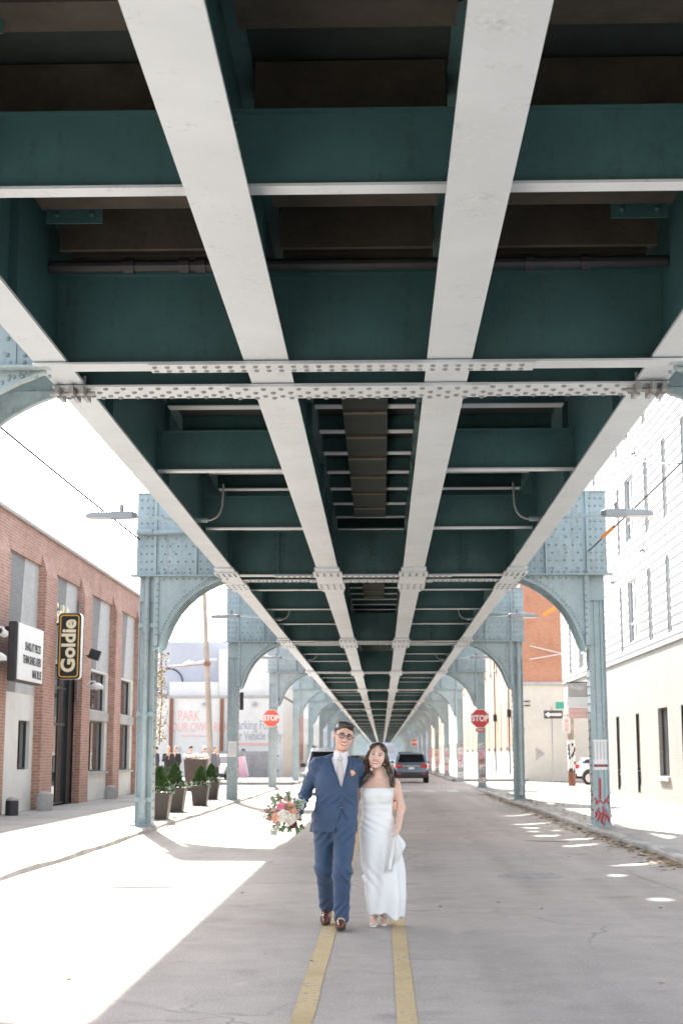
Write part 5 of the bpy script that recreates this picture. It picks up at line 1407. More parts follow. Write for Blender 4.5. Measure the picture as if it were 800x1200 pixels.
# ------------------------------------------------------------------ people standing far left
def bystander(x, y, rz, lab, top, bottom, hair, hgt=1.74, arm='phone', hat=None):
    t = thing('person', lab, 'person', (x, y, .14), rz, group='people standing by the lot')
    s = hgt / 1.75; F = Field((-.5, -.5, -.02), (.5, .5, 1.82), .02)
    F.limb([(0, 0, .98), (0, 0, 1.2), (0, .02, 1.38)], [.13, .13, .13], .06).limb([(0, .02, 1.42), (0, .0, 1.55)], [.055, .05], .03)
    F.ell((0, -.01, 1.64), (.075, .095, .12), k=.02).ell((0, -.105, 1.63), (.014, .02, .025), k=.012)
    for q in (-1, 1):
        F.limb([(q * .09, 0, .95), (q * .10, -.02 * q, .5), (q * .11, .03 * q, .08)], [.085, .06, .045], .03).limb([(q * .11, .03 * q, .05), (q * .12, -.14, .04)], [.045, .035], .02)
        if arm == 'phone' and q < 0: F.limb([(q * .19, .02, 1.40), (q * .24, -.10, 1.14), (q * .07, -.24, 1.36)], [.05, .042, .032], .03).ell((q * .05, -.26, 1.40), (.035, .03, .05), k=.015)
        else: F.limb([(q * .19, .02, 1.40), (q * .24, .03, 1.12), (q * .22, -.07, .88)], [.05, .042, .032], .03).ell((q * .22, -.09, .82), (.03, .035, .06), k=.015)
    b = F.mesh('body', 'skinm', None); b.parent = t
    C = Field((-.5, -.5, .7), (.5, .5, 1.56), .02)
    C.loft([(.84, 0, 0, .19, .15), (1.0, 0, 0, .19, .15), (1.25, 0, .01, .20, .15), (1.40, 0, .02, .19, .12), (1.47, 0, .02, .10, .08)], n=2.3)
    for q in (-1, 1):
        if arm == 'phone' and q < 0: C.limb([(q * .19, .02, 1.40), (q * .24, -.10, 1.14), (q * .09, -.22, 1.33)], [.07, .062, .05], .04)
        else: C.limb([(q * .19, .02, 1.40), (q * .24, .03, 1.12), (q * .22, -.06, .90)], [.07, .062, .05], .04)
    C.comb((-.5, -.5, .7), (.5, .5, 1.56), lambda X_, Y_, Z_: .008 * wobble(X_, Y_, Z_, 3, 18), op='d')
    o = C.mesh('jacket', top, None); o.parent = t
    T = Field((-.4, -.4, .05), (.4, .4, 1.05), .02)
    T.ell((0, 0, .92), (.18, .14, .14), k=.05)
    for q in (-1, 1): T.limb([(q * .09, 0, .92), (q * .10, -.02 * q, .5), (q * .11, .03 * q, .12)], [.105, .082, .07], .03)
    o = T.mesh('trousers', bottom, None); o.parent = t
    h = MB().ell((0, .012, 1.675), (.083, .098, .10), None, 14, 9)
    h.v = [(a_, max(b_, -.02 if c_ < 1.70 else -.09), c_) for a_, b_, c_ in h.v]; o = h.build('hair', hair, None, smooth=True); o.parent = t
    if hat:
        o = MB().lathe([(.092, 1.68), (.098, 1.72), (.085, 1.78), (.04, 1.81), (.001, 1.815)], (0, .005, 0), 14).build('cap', hat, None, smooth=True); o.parent = t
    sh = MB()
    for q in (-1, 1): sh.ell((q * .115, -.06 + .03 * q, .045), (.055, .13, .05), None, 10, 6)
    o = sh.build('shoes', 'trim', None); o.parent = t
    t.scale = (s, s, s); return t
bystander(-10.15, 66.0, R(-60), 'person in dark jacket half hidden by the drain pipe column', 'coatnavy', 'coatgrey', 'hairm', arm='none')
bystander(-9.35, 64.5, R(15), 'person in black coat holding a phone near the face', 'coatblack', 'trousersdark', 'skinm')
bystander(-9.3, 66.4, R(-20), 'person standing close behind the one in black coat', 'coatblack', 'trousersdark', 'hairf')
bystander(-8.75, 67.6, R(30), 'person in navy jacket and dark cap', 'coatnavy', 'trousersdark', 'hairm', hat='beanie')
bystander(-8.0, 66.6, R(-70), 'person in white top standing by the utility pole', 'coatwhite', 'coatgrey', 'hairm', hat='coatwhite', arm='none')
bystander(-7.55, 67.3, R(50), 'person with dark grey jacket beside the one in white', 'coatgrey', 'trousersdark', 'hairf', arm='none')
# ------------------------------------------------------------------ the couple
class Frame:
    """a tilted local frame (heads): local -y is where the face looks"""
    def __init__(s, c, tilt=0, yaw=0, pitch=0, k=1.):
        s.c = Vector(c); s.k = k
        s.m = Matrix.Rotation(R(tilt), 3, 'Y') @ Matrix.Rotation(R(yaw), 3, 'Z') @ Matrix.Rotation(R(pitch), 3, 'X')
    def p(s, x, y, z): return s.c + s.m @ Vector((x, y, z)) * s.k
    def d(s, x, y, z): return (s.m @ Vector((x, y, z))).normalized()
    def r(s, *v): return tuple(q * s.k for q in v)

def probe(F, start, direction, maxd=.25, step=.002):
    p = Vector(start); d = Vector(direction).normalized() * step
    for _ in range(int(maxd / step)):
        g = [(p[i] - F.lo[i]) / F.h for i in range(3)]
        i0 = [int(math.floor(q)) for q in g]; fr = [g[i] - i0[i] for i in range(3)]
        if all(0 <= i0[i] < F.n[i] - 1 for i in range(3)):
            v = 0
            for a in (0, 1):
                for b in (0, 1):
                    for c in (0, 1):
                        v += F.f[i0[0] + a, i0[1] + b, i0[2] + c] * (fr[0] if a else 1 - fr[0]) * (fr[1] if b else 1 - fr[1]) * (fr[2] if c else 1 - fr[2])
            if v < 0: return p
        p = p + d
    return None

def head(F, H, fem=False):
    E = lambda c, r, k=.02, op='u': F.ell(H.p(*c), H.r(*r), H.m, k * H.k, op)
    E((0, .018, .036), (.079, .092, .086)); E((0, -.026, -.02), (.070, .066, .088), .03)
    E((0, -.040, -.083), (.047 if fem else .053, .042, .034), .03)
    for s in (-1, 1):
        E((s * .040, -.058, -.030), (.028, .027, .027), .025)
        E((s * .083, .012, -.004), (.010, .019, .030), .008)
    E((0, -.080, .030), (.046, .016, .012), .02)
    E((0, -.080, -.100), (.019, .017, .014), .015)
    F.limb([H.p(0, -.088, .016), H.p(0, -.106, -.014), H.p(0, -.113, -.026)], [.008 * H.k, .0095 * H.k, .0115 * H.k], .012)
    for s in (-1, 1):
        E((s * .012, -.100, -.030), (.009, .010, .008), .008)
        E((s * .030, -.106, .010), (.017, .016, .009), .012, 's')

def face_details(F, H, root_body, brow='hairm', lipcol='lips', fem=False):
    def on(x, z, lift=0.):
        p = probe(F, H.p(x, -.18, z), H.d(0, 1, 0))
        return (p if p else H.p(x, -.09, z)) + H.d(0, -1, 0) * lift
    for s in (-1, 1):
        c = on(s * .030, .010, -.002)
        e = MB().ell(c, H.r(.0125, .008, .0060), H.m, 12, 8).build('eye', 'eyewhite', root_body, smooth=True)
        MB().ell(c + H.d(0, -1, 0) * .0048, H.r(.0066, .0045, .0062), H.m, 10, 8).build('iris', 'iris', e, smooth=True)
        lid = [on(s * .030 + dx, .0125 + .005 * (1 - (dx / .016) ** 2), .001) for dx in (-.017, -.010, -.003, .004, .011, .017)]
        MB().tube(lid, [.0016, .0026, .003, .003, .0028, .0018], 6).build('eyelid', 'iris', root_body, smooth=True)
        br = [on(s * (.012 + .011 * i), .0265 + .004 * math.sin(i * 1.0) + (.004 if fem else .001), .0015) for i in range(5)]
        MB().tube(br, [.0028, .0042, .004, .0034, .002] if not fem else [.002, .003, .003, .0026, .0015], 6).build('eyebrow', brow, root_body, smooth=True)
    # open smile: a band of teeth between the lips
    sm = lambda x, o: on(x, -.0560 + 9.5 * x * x + o, .0018)
    xs = [-.034, -.025, -.013, 0, .013, .025, .034]
    vs = []; hgt = [.002, .0072, .0098, .0106, .0098, .0072, .002]
    for x, h in zip(xs, hgt): vs += [sm(x, h * .4), sm(x, -h)]
    vs += [v - H.d(0, -1, 0) * .012 for v in vs]; n = len(xs)
    fs = [(2 * i, 2 * i + 1, 2 * i + 3, 2 * i + 2) for i in range(n - 1)] + [(2 * n + 2 * i + 2, 2 * n + 2 * i + 3, 2 * n + 2 * i + 1, 2 * n + 2 * i) for i in range(n - 1)]
    fs += [(2 * i, 2 * i + 2, 2 * n + 2 * i + 2, 2 * n + 2 * i) for i in range(n - 1)] + [(2 * i + 1, 2 * n + 2 * i + 1, 2 * n + 2 * i + 3, 2 * i + 3) for i in range(n - 1)]
    MB().add(vs, fs).build('teeth', 'teeth', root_body, smooth=True)
    up = [sm(x, h * .4 + .002) for x, h in zip(xs, hgt)]; lo = [sm(x, -h - .0025) for x, h in zip(xs, hgt)]
    MB().tube(up, [.0018, .003, .0036, .0034, .0036, .003, .0018], 6).tube(lo, [.0018, .0036, .0046, .005, .0046, .0036, .0018], 6).build('lips', lipcol, root_body, smooth=True)

def face_cut(F, H, rx, rz, cz, ymax):
    """opens the hair shell over the face up to the hairline"""
    mi = np.array(H.m.transposed())
    def fn(x, y, z):
        dx, dy, dz = x - H.c.x, y - H.c.y, z - H.c.z
        q = [(mi[i, 0] * dx + mi[i, 1] * dy + mi[i, 2] * dz) / H.k for i in range(3)]
        return np.maximum((np.sqrt((q[0] / rx) ** 2 + ((q[2] - cz) / rz) ** 2) - 1) * rx, q[1] - ymax)
    F.comb(F.lo, F.lo + F.n * F.h, fn, .008, 's', pad=0)

def hand(F, palm_a, palm_b, up, curl_dir, spread=1., r=.0085, k=.008, thumb=None, lens=(.070, .078, .072, .058), curl=(.35, .9)):
    """palm from wrist to knuckles; four unequal fingers bending towards curl_dir, thumb from the palm's side"""
    a, b = Vector(palm_a), Vector(palm_b); f = (b - a).normalized(); u = Vector(up).normalized(); c = Vector(curl_dir).normalized()
    for q in (-1, -.33, .33, 1):
        F.limb([a + u * q * .016, b + u * q * .030 * spread], [.017, .0125], .014)
    for i, q in enumerate((1, .33, -.33, -1)):
        L_ = lens[i]; p0 = b + u * q * .030 * spread; d1 = (f * math.cos(curl[0]) + c * math.sin(curl[0])).normalized(); d2 = (f * math.cos(curl[1]) + c * math.sin(curl[1])).normalized()
        d3 = (f * math.cos(curl[1] * 1.7) + c * math.sin(curl[1] * 1.7)).normalized()
        F.limb([p0, p0 + d1 * L_ * .45, p0 + d1 * L_ * .45 + d2 * L_ * .32, p0 + d1 * L_ * .45 + d2 * L_ * .32 + d3 * L_ * .25], [r * 1.1, r, r * .92, r * .78], k)
    t0 = a.lerp(b, .35) + u * .026 * spread
    tp = Vector(thumb) if thumb is not None else t0 + (f * .5 + u * .5 + c * .4).normalized() * .055
    F.limb([t0, t0.lerp(tp, .55) + u * .006, tp], [.013, .0105, .0085], k)

def surf_strip(F, rows, lift, name, mat, parent, yfrom, thick=.006, smooth=False):
    """cloth piece lying on the front of a field: rows of (x,z) outline points, probed along +y"""
    def on(x, z):
        p = probe(F, (x, yfrom, z), (0, 1, 0), .6); return Vector((x, (p.y if p else yfrom + .2) - lift, z))
    V = [[on(x, z) for x, z in r] for r in rows]; m = len(rows[0]); vs = [p for r in V for p in r]; n = len(vs)
    vs += [p + Vector((0, thick, 0)) for p in vs]; fs = []
    for i in range(len(rows) - 1):
        for j in range(m - 1):
            a = i * m + j; q = (a, a + 1, a + m + 1, a + m); fs.append(q); fs.append(tuple(n + k for k in reversed(q)))
    edge = [(j, j + 1) for j in range(m - 1)] + [(i * m + m - 1, (i + 1) * m + m - 1) for i in range(len(rows) - 1)] + [(len(vs) // 2 - 1 - j, len(vs) // 2 - 2 - j) for j in range(m - 1)] + [((i + 1) * m, i * m) for i in range(len(rows) - 1)]
    fs += [(a, b, b + n, a + n) for a, b in edge]
    return MB().add(vs, fs).build(name, mat, parent, smooth=smooth)

yM = 12.98
man = thing('person', 'smiling man in a blue suit and glasses walking with a bouquet', 'person', (-.22, yM, 0))
HM = Frame((-.138, yM - .035, 1.664), 11, 9, 2, 1.05)
SH_R, EL_R, WR_R = (-.395, yM + .01, 1.405), (-.486, yM + .07, 1.170), (-.548, yM - .17, .990)
SH_L, EL_L, WR_L = (-.020, yM + .03, 1.400), (.055, yM + .24, 1.17), (.262, yM + .255, 1.06)
F = Field((-.72, 12.5, -.01), (.42, 13.42, 1.83), .0058)
head(F, HM)
F.limb([HM.p(0, .022, -.06), (-.165, yM + .02, 1.47), (-.19, yM + .02, 1.40)], [.056, .056, .060], .03)
F.loft([(.86, -.225, yM, .15, .10), (1.05, -.21, yM, .15, .10), (1.25, -.205, yM, .17, .11), (1.36, -.20, yM + .015, .155, .08), (1.41, -.195, yM + .02, .10, .055)], .03)
F.limb([SH_R, EL_R, WR_R], [.042, .034, .026], .03).limb([SH_L, EL_L, WR_L], [.042, .034, .026], .03)
LH, LK, LA = (-.315, yM + .02, .88), (-.315, yM + .05, .50), (-.297, yM + .33, .125)
RH, RK, RA = (-.130, yM - .02, .88), (-.150, yM - .22, .50), (-.157, yM - .15, .10)
F.ell((-.222, yM, .90), (.16, .11, .10), k=.04)
F.limb([LH, LK, LA], [.08, .058, .04], .04).limb([RH, RK, RA], [.08, .058, .04], .04)
F.limb([LA, (-.31, yM + .22, .045)], [.038, .032], .02).limb([RA, (-.16, yM - .29, .05)], [.038, .032], .02)
hand(F, WR_R, (-.575, yM - .245, .965), (.25, -.1, 1), (.8, -.5, 0), curl=(.5, 1.3), thumb=(-.548, yM - .29, .995))
hand(F, WR_L, (.318, yM + .165, 1.052), (0, 0, 1), (-1, -.15, 0), curl=(.35, 1.05), thumb=(.318, yM + .12, 1.108), lens=(.075, .085, .080, .062))
body = F.mesh('body', 'skinm', man)
face_details(F, HM, body)
FM = F
# hair
F = Field((-.28, yM - .20, 1.58), (.02, yM + .15, 1.84), .0045)
E = lambda c, r, k=.02, op='u': F.ell(HM.p(*c), HM.r(*r), HM.m, k, op)
E((0, .026, .042), (.086, .096, .088)); E((.010, -.050, .096), (.060, .042, .026), .025); E((-.03, -.03, .104), (.052, .05, .022), .02)
face_cut(F, HM, .072, .092, -.020, -.030); E((0, .02, -.13), (.12, .14, .115), .015, 's')
F.comb((-.28, yM - .2, 1.58), (.02, yM + .15, 1.84), lambda x, y, z: .0028 * wobble(x, y, z, 5, 130) + .002 * wobble(x, y, z, 6, 60), op='d')
F.mesh('hair', 'hairm', body)
# glasses
g = MB()
rims = []
for s in (-1, 1):
    p0 = HM.p(s * .0335, -.118, .008)
    g.tube([p0 + HM.m @ Vector((.0245 * math.cos(2 * PI * i / 20), -.002 * abs(math.cos(2 * PI * i / 20)), .0215 * math.sin(2 * PI * i / 20))) for i in range(20)], .0028, 6, True); rims.append(p0)
    g.tube([HM.p(s * .058, -.117, .012), HM.p(s * .074, -.100, .012), HM.p(s * .082, 0, .010), HM.p(s * .080, .03, -.002)], .0024, 6)
g.tube([HM.p(-.010, -.120, .012), HM.p(0, -.122, .016), HM.p(.010, -.120, .012)], .0024, 6)
go = g.build('glasses', 'frames', body)
for s in (-1, 1): MB().ell(HM.p(s * .0335, -.118, .008), HM.r(.0225, .0015, .0195), HM.m, 16, 8).build('lens', 'lens', go, smooth=True)
# shirt, collar, tie
TORSO = [(.83, -.228, yM + .01, .212, .150), (.95, -.222, yM + .005, .203, .143), (1.08, -.205, yM, .188, .122), (1.22, -.205, yM, .196, .128), (1.32, -.204, yM + .005, .196, .132), (1.40, -.202, yM + .015, .188, .108), (1.445, -.195, yM + .02, .150, .085), (1.482, -.182, yM + .025, .088, .068)]
F = Field((-.46, yM - .2, .86), (.06, yM + .22, 1.54), .006)
F.loft([(z, a, b, c - .022, d - .020) for z, a, b, c, d in [(1.0, -.217, yM + .003, .198, .136)] + TORSO[2:]], .02); F.limb([(-.186, yM + .02, 1.41), (-.176, yM + .018, 1.46), (-.164, yM + .012, 1.522)], [.076, .068, .064], .012)
F.comb((-.46, yM - .2, .86), (.06, yM + .2, 1.54), lambda x, y, z: .0025 * wobble(x, y, z, 8, 24), op='d')
shirt = F.mesh('shirt', 'shirt', man); FS = F
for s in (-1, 1):
    surf_strip(F, [[(-.170 + s * .006, 1.512), (-.172 + s * .005, 1.492)], [(-.168 + s * .026, 1.522), (-.174 + s * .030, 1.452)], [(-.166 + s * .052, 1.535), (-.174 + s * .058, 1.482)]], .010, 'collar', 'shirt', shirt, yM - .3)
tie = surf_strip(F, [[(-.172 - w, z), (-.172 + .0, z), (-.172 + w, z)] for z, w in ((1.490, .014), (1.478, .020), (1.455, .016), (1.448, .014), (1.40, .024), (1.30, .033), (1.20, .038), (1.10, .040), (1.04, .041), (1.00, .002))], .012, 'tie', 'tie', man, yM - .3, smooth=True)
MB().ell((-.172, yM - .082, 1.470), (.020, .014, .018)).build('tie_knot', 'tie', tie, smooth=True)
# jacket
F = Field((-.66, yM - .32, .80), (.38, yM + .36, 1.53), .0055)
F.loft(TORSO, .02, 2.25)
F.limb([(-.382, yM + .012, 1.405), EL_R, (-.541, yM - .14, 1.005)], [.068, .056, .047], .022)
F.limb([(-.028, yM + .03, 1.398), EL_L, (.235, yM + .255, 1.07)], [.070, .058, .047], .03)
F.limb([(-.385, yM + .02, 1.41), (-.20, yM + .03, 1.455), (-.03, yM + .03, 1.405)], [.062, .06, .062], .04)
# opening at chest and below the button
F.comb((-.30, yM - .3, 1.215), (-.04, yM - .01, 1.53), lambda x, y, z: np.maximum((np.abs(x + .157 + (z - 1.215) * .07) - (z - 1.205) * .285) * .95, y - (yM - .005)), .004, 's')
F.comb((-.25, yM - .3, .78), (-.05, yM - .02, 1.06), lambda x, y, z: np.maximum(np.maximum((np.abs(x + .156 - (1.06 - z) * .07) - np.maximum(1.06 - z, 0) ** 1.2 * .46) * .9, y - (yM - .03)), z - 1.055), .006, 's')
F.comb((-.23, yM - .02, 1.44), (-.10, yM + .12, 1.55), lambda x, y, z: np.maximum(np.sqrt((x + .172) ** 2 + (y - yM - .02) ** 2) - .068, 1.44 - z), .006, 's')
def jfold(x, y, z):
    n = .0032 * wobble(x, y, z, 21, 12) + .0026 * wobble(x, y, z, 22, 40)
    arm = np.clip((-.36 - x) * 14, 0, 1) + np.clip((x - .01) * 14, 0, 1)
    n = n + arm * .013 * (np.abs(np.sin((z * .8 + y * .55 + x * .3) * 36 + 1.6 * wobble(x, y, z, 23, 14))) ** .7 - .55)
    waist = np.exp(-((z - 1.09) / .05) ** 2) * np.exp(-((y - (yM - .12)) / .06) ** 2)
    n = n + .016 * waist * (np.abs(np.sin((np.abs(x + .158) * .75 + (z - 1.08) * .8) * 44)) ** .6 - .6)
    return n
F.comb((-.66, yM - .32, .80), (.38, yM + .36, 1.53), jfold, op='d')
jk = F.mesh('jacket', 'suit', man); FJ = F
for s in (-1, 1):
    xi = lambda z: -.157 - (z - 1.215) * .07 + s * (z - 1.205) * .275
    rows = []
    for z in (1.218, 1.25, 1.29, 1.33, 1.365, 1.372, 1.39, 1.42, 1.45, 1.475):
        w = .012 + (z - 1.218) * .46 if z < 1.37 else (.040 + (1.475 - z) * .12)
        rows.append([(xi(z) + s * w * t_, z + .012 * t_ * (z < 1.37)) for t_ in (0, .5, 1)])
    lp = surf_strip(F, rows, .012, 'lapel', 'suit', jk, yM - .34, .010)
surf_strip(F, [[(-.335 + .030 * i, .945 + .006 * i) for i in range(5)], [(-.335 + .030 * i, .900 + .006 * i) for i in range(5)]], .007, 'pocket_flap', 'suit', jk, yM - .34)
surf_strip(F, [[(-.100 + .022 * i, .965) for i in range(4)], [(-.100 + .022 * i, .922) for i in range(4)]], .007, 'pocket_flap', 'suit', jk, yM - .34)
p = probe(F, (-.160, yM - .34, 1.085), (0, 1, 0), .5) or Vector((-.16, yM - .12, 1.085))
MB().cyl(p - Vector((0, .010, 0)), p + Vector((0, .004, 0)), .0105, n=12).build('button', 'frames', jk)
MB().tube([Vector(EL_R).lerp(Vector(WR_R), .86) + Vector((0, 0, 0)), Vector(EL_R).lerp(Vector(WR_R), .97)], [.041, .039], 14).build('shirt_cuff', 'shirt', jk)
# boutonniere on the lapel
bt = thing('boutonniere', 'small peach rose pinned on the blue lapel', 'flower', (-.055, yM - .15, 1.36))
p = probe(F, (-.062, yM - .34, 1.345), (0, 1, 0), .5) or Vector((-.062, yM - .12, 1.345))
mb = MB(); q = random.Random(4)
for i in range(16): a = i * 2.4; rr = .003 + .0018 * i ** .9; mb.ell(p + Vector((rr * math.cos(a), -.022 + .0006 * i, rr * math.sin(a))), (.010, .007, .010), None, 8, 5)
mb.build('rose', 'rosepeach', bt, smooth=True); mb = MB()
for i in range(14):
    a = q.uniform(0, 6.28); d = Vector((math.cos(a), -.2, math.sin(a) - .5)).normalized() * q.uniform(.025, .055); e = d.orthogonal().normalized() * .008
    mb.add([p + Vector((0, -.012, 0)), p + d * .5 + e + Vector((0, -.012, 0)), p + d + Vector((0, -.012, 0)), p + d * .5 - e + Vector((0, -.012, 0))], [(0, 1, 2, 3)])
mb.build('leaves', 'bouquetleaf', bt)
# trousers
F = Field((-.47, yM - .42, .03), (.02, yM + .48, 1.06), .0058)
F.ell((-.222, yM, .90), (.185, .125, .11), k=.04); F.loft([(.88, -.222, yM, .182, .122), (1.04, -.214, yM, .172, .114)], .02)
F.limb([LH, LK, (LA[0], LA[1] - .01, .155)], [.106, .082, .068], .05).limb([RH, RK, (RA[0], RA[1] - .005, .105)], [.106, .080, .068], .05)
def tfold(x, y, z):
    n = .0038 * wobble(x, y, z, 31, 13) + .003 * wobble(x, y, z, 33, 40)
    kn = np.exp(-((z - .47) / .11) ** 2); an = np.exp(-((z - .17) / .08) ** 2); hp = np.exp(-((z - .80) / .09) ** 2)
    s1 = 1.6 * np.abs(np.sin((z * 1.0 + x * .9) * 28 + 1.3 * wobble(x, y, z, 34, 12))) ** .6 - .9; s2 = 1.6 * np.abs(np.sin((z * 1.0 - x * 1.2) * 36 + wobble(x, y, z, 35, 10))) ** .6 - .9
    return n + .010 * kn * s1 + .009 * an * s2 + .008 * hp * s2
F.comb((-.47, yM - .42, .03), (.02, yM + .48, 1.06), tfold, op='d')
F.mesh('trousers', 'suit', man)
def dress_shoe(heel, toe, lift):
    h, t_ = Vector(heel), Vector(toe); d = (t_ - h)
    lo = h - Vector((.08, .12, .06)); F = Field([min(h[i], t_[i]) - .08 for i in range(3)], [max(h[i], t_[i]) + (.13 if i == 2 else .08) for i in range(3)], .005)
    F.limb([h + Vector((0, 0, .035)), h.lerp(t_, .35) + Vector((0, 0, .04)), h.lerp(t_, .72) + Vector((0, 0, .026)), t_ + Vector((0, 0, .018))], [.036, .040, .042, .026], .03)
    F.limb([h + Vector((0, .0, .05)), h + Vector((0, .0, .10))], [.036, .038], .03)
    up = d.cross(Vector((1, 0, 0))); up = up if up.z > 0 else -up; up.normalize(); h0 = h
    F.comb(F.lo, F.lo + F.n * F.h, lambda x, y, z: -((y - h0.y) * up.y + (z - h0.z) * up.z) - 0.0, op='i', pad=0)
    o = F.mesh('shoe', 'shoe', man)
    n = 16; ol = []
    side = Vector((1, 0, 0))
    for i in range(n):
        a = 2 * PI * i / n; u = .5 - .53 * math.cos(a); w = .040 * math.sin(a) * (1 if u > .4 else .86)
        ol.append(h + d * u + side * w + up * .002)
    vs = ol + [p_ - up * .014 for p_ in ol]
    MB().add(vs, [tuple(range(n)), tuple(range(2 * n - 1, n - 1, -1))] + [(i, i + n, (i + 1) % n + n, (i + 1) % n) for i in range(n)]).build('sole', 'sole', o)
dress_shoe((-.300, yM + .345, .045), (-.312, yM + .12, .016), 0); dress_shoe((-.157, yM - .10, .016), (-.163, yM - .335, .030), 0)

# bouquet
bq = thing('bouquet', 'loose bouquet of pink, peach and ivory roses with trailing greenery', 'bouquet', (-.62, yM - .3, .97))
BC = Vector((-.655, yM - .36, 1.010)); q = random.Random(21)
MB().tube([(-.56, yM - .235, .90), (-.575, yM - .27, .965), BC + Vector((.03, .05, 0))], [.016, .015, .05], 8).build('stems', 'bouquetleaf', bq)
def rose(c, r, nrm, mat):
    n = Vector(nrm).normalized(); a = n.orthogonal().normalized(); b = n.cross(a); mb = MB()
    mb.ell(c, (r * .62,) * 3, None, 10, 7)
    for ring_, (cnt, rr, hh, sz) in enumerate(((3, .26, .62, .38), (5, .52, .40, .46), (7, .80, .08, .52))):
        for i in range(cnt):
            t_ = 2 * PI * i / cnt + ring_ * .7 + q.uniform(-.15, .15); e = (a * math.cos(t_) + b * math.sin(t_)); tg = n.cross(e)
            pc = c + e * r * rr + n * r * hh
            w = r * sz; up_ = (n * (.9 - .25 * ring_) + e * (.25 + .3 * ring_)).normalized()
            vs = []
            for iu in range(5):
                for iv in range(4):
                    uu = (iu / 4 - .5) * 2; vv = iv / 3
                    curve = e * (-.35 * uu * uu * w) + e * (vv ** 2.2 * w * (.15 + .2 * ring_))
                    vs.append(pc + tg * uu * w * (.55 + .5 * math.sin(PI * (.25 + .6 * vv))) + up_ * (vv - .55) * w * 1.5 + curve)
            mb.add(vs, [(iu * 4 + iv, iu * 4 + iv + 1, iu * 4 + iv + 5, iu * 4 + iv + 4) for iu in range(4) for iv in range(3)])
    return mb.build('rose', mat, bq, smooth=True)
# (dx, dz, dy, radius, colour) around the bouquet's middle
for dx, dz, dy, r, mt in ((-.005, .052, -.09, .042, 'rosepink'), (.080, .055, -.08, .040, 'rosepeach'), (.152, .082, -.03, .045, 'rosewhite'), (.010, -.030, -.11, .048, 'rosewhite'), (.075, -.062, -.10, .047, 'rosewhite'),
                          (-.058, -.052, -.09, .040, 'rosepeach'), (.098, .012, -.09, .034, 'rosepeach'), (.128, -.035, -.06, .033, 'roseblush'), (.048, .005, -.10, .026, 'burgundy'), (.100, -.110, -.07, .034, 'burgundy'), (.082, -.118, -.06, .024, 'burgundy'),
                          (-.125, -.045, -.05, .030, 'roseblush'), (.040, .125, -.04, .036, 'roseblush'), (.118, .115, -.02, .022, 'burgundy'), (-.09, .015, -.06, .030, 'roseblush'), (.055, .068, -.04, .025, 'burgundy')):
    rose(BC + Vector((dx * .88, dy, dz * .88)), r * .92, (dx * 2.2, -.22 + dy, dz * 2.0 + .03), mt)
def leaf(mb, p, d, L_, w):
    d = Vector(d).normalized(); e = d.cross(Vector((q.gauss(0, .3), -1, q.gauss(0, .3)))).normalized() * w; nn = d.cross(e).normalized() * w * .35; p = Vector(p)
    mb.add([p, p + d * L_ * .4 + e - nn, p + d * L_, p + d * L_ * .4 - e - nn, p + d * L_ * .45], [(0, 1, 4), (1, 2, 4), (2, 3, 4), (3, 0, 4)])
mb = MB(); m2 = MB(); m3 = MB(); m4 = MB()
for _ in range(130):
    a = q.uniform(0, 2 * PI); rr = q.uniform(.04, .125); p = BC + Vector((rr * 1.05 * math.cos(a) + .02, -.05 + q.gauss(0, .025), rr * .9 * math.sin(a)))
    leaf(mb if q.random() < .75 else m2, p, (math.cos(a), q.uniform(-.7, .1), math.sin(a) + q.gauss(0, .4)), q.uniform(.03, .055), q.uniform(.007, .013))
for (x0, z0, x1, z1, c) in ((-.02, -.10, -.075, -.185, m2), (-.05, -.08, -.10, -.175, m2), (.02, -.10, -.01, -.15, mb), (.06, -.10, .06, -.15, mb), (.10, .06, .185, .10, m2), (.12, .05, .165, .06, m2), (-.05, .06, -.10, .13, m3), (-.02, .09, -.05, .155, m3), (.11, -.10, .13, -.16, mb), (.15, -.09, .165, -.13, mb), (.05, .11, .045, .17, m3)):
    A = BC + Vector((x0, -.06, z0)); B = BC + Vector((x1, -.08, z1)); mb.tube([A, A.lerp(B, .5) + Vector((0, -.01, .005)), B], .0025, 5)
    for k in range(10):
        t_ = .2 + .8 * k / 9; s = 1 if k % 2 else -1; d = (B - A).normalized(); leaf(c, A.lerp(B, t_), d + Vector((d.z, 0, -d.x)) * s * 1.1, q.uniform(.024, .036), .010)
for _ in range(26):   # berry sprigs at the outer left
    a = q.uniform(PI * .55, PI * 1.35); rr = q.uniform(.10, .165); p = BC + Vector((rr * math.cos(a), -.05 + q.gauss(0, .02), rr * .85 * math.sin(a)))
    m4.tube([BC + Vector((.3 * rr * math.cos(a), -.03, .3 * rr * math.sin(a))), p], .0018, 4)
    for _k in range(7): m4.ell(p + Vector((q.gauss(0, .012), q.gauss(0, .012), q.gauss(0, .012))), .0055, None, 6, 4)
mb.build('foliage', 'bouquetleaf', bq); m2.build('eucalyptus', 'bouquetpale', bq); m3.build('pale_sprigs', 'paleleaf', bq); m4.build('berry_sprigs', 'berry', bq)

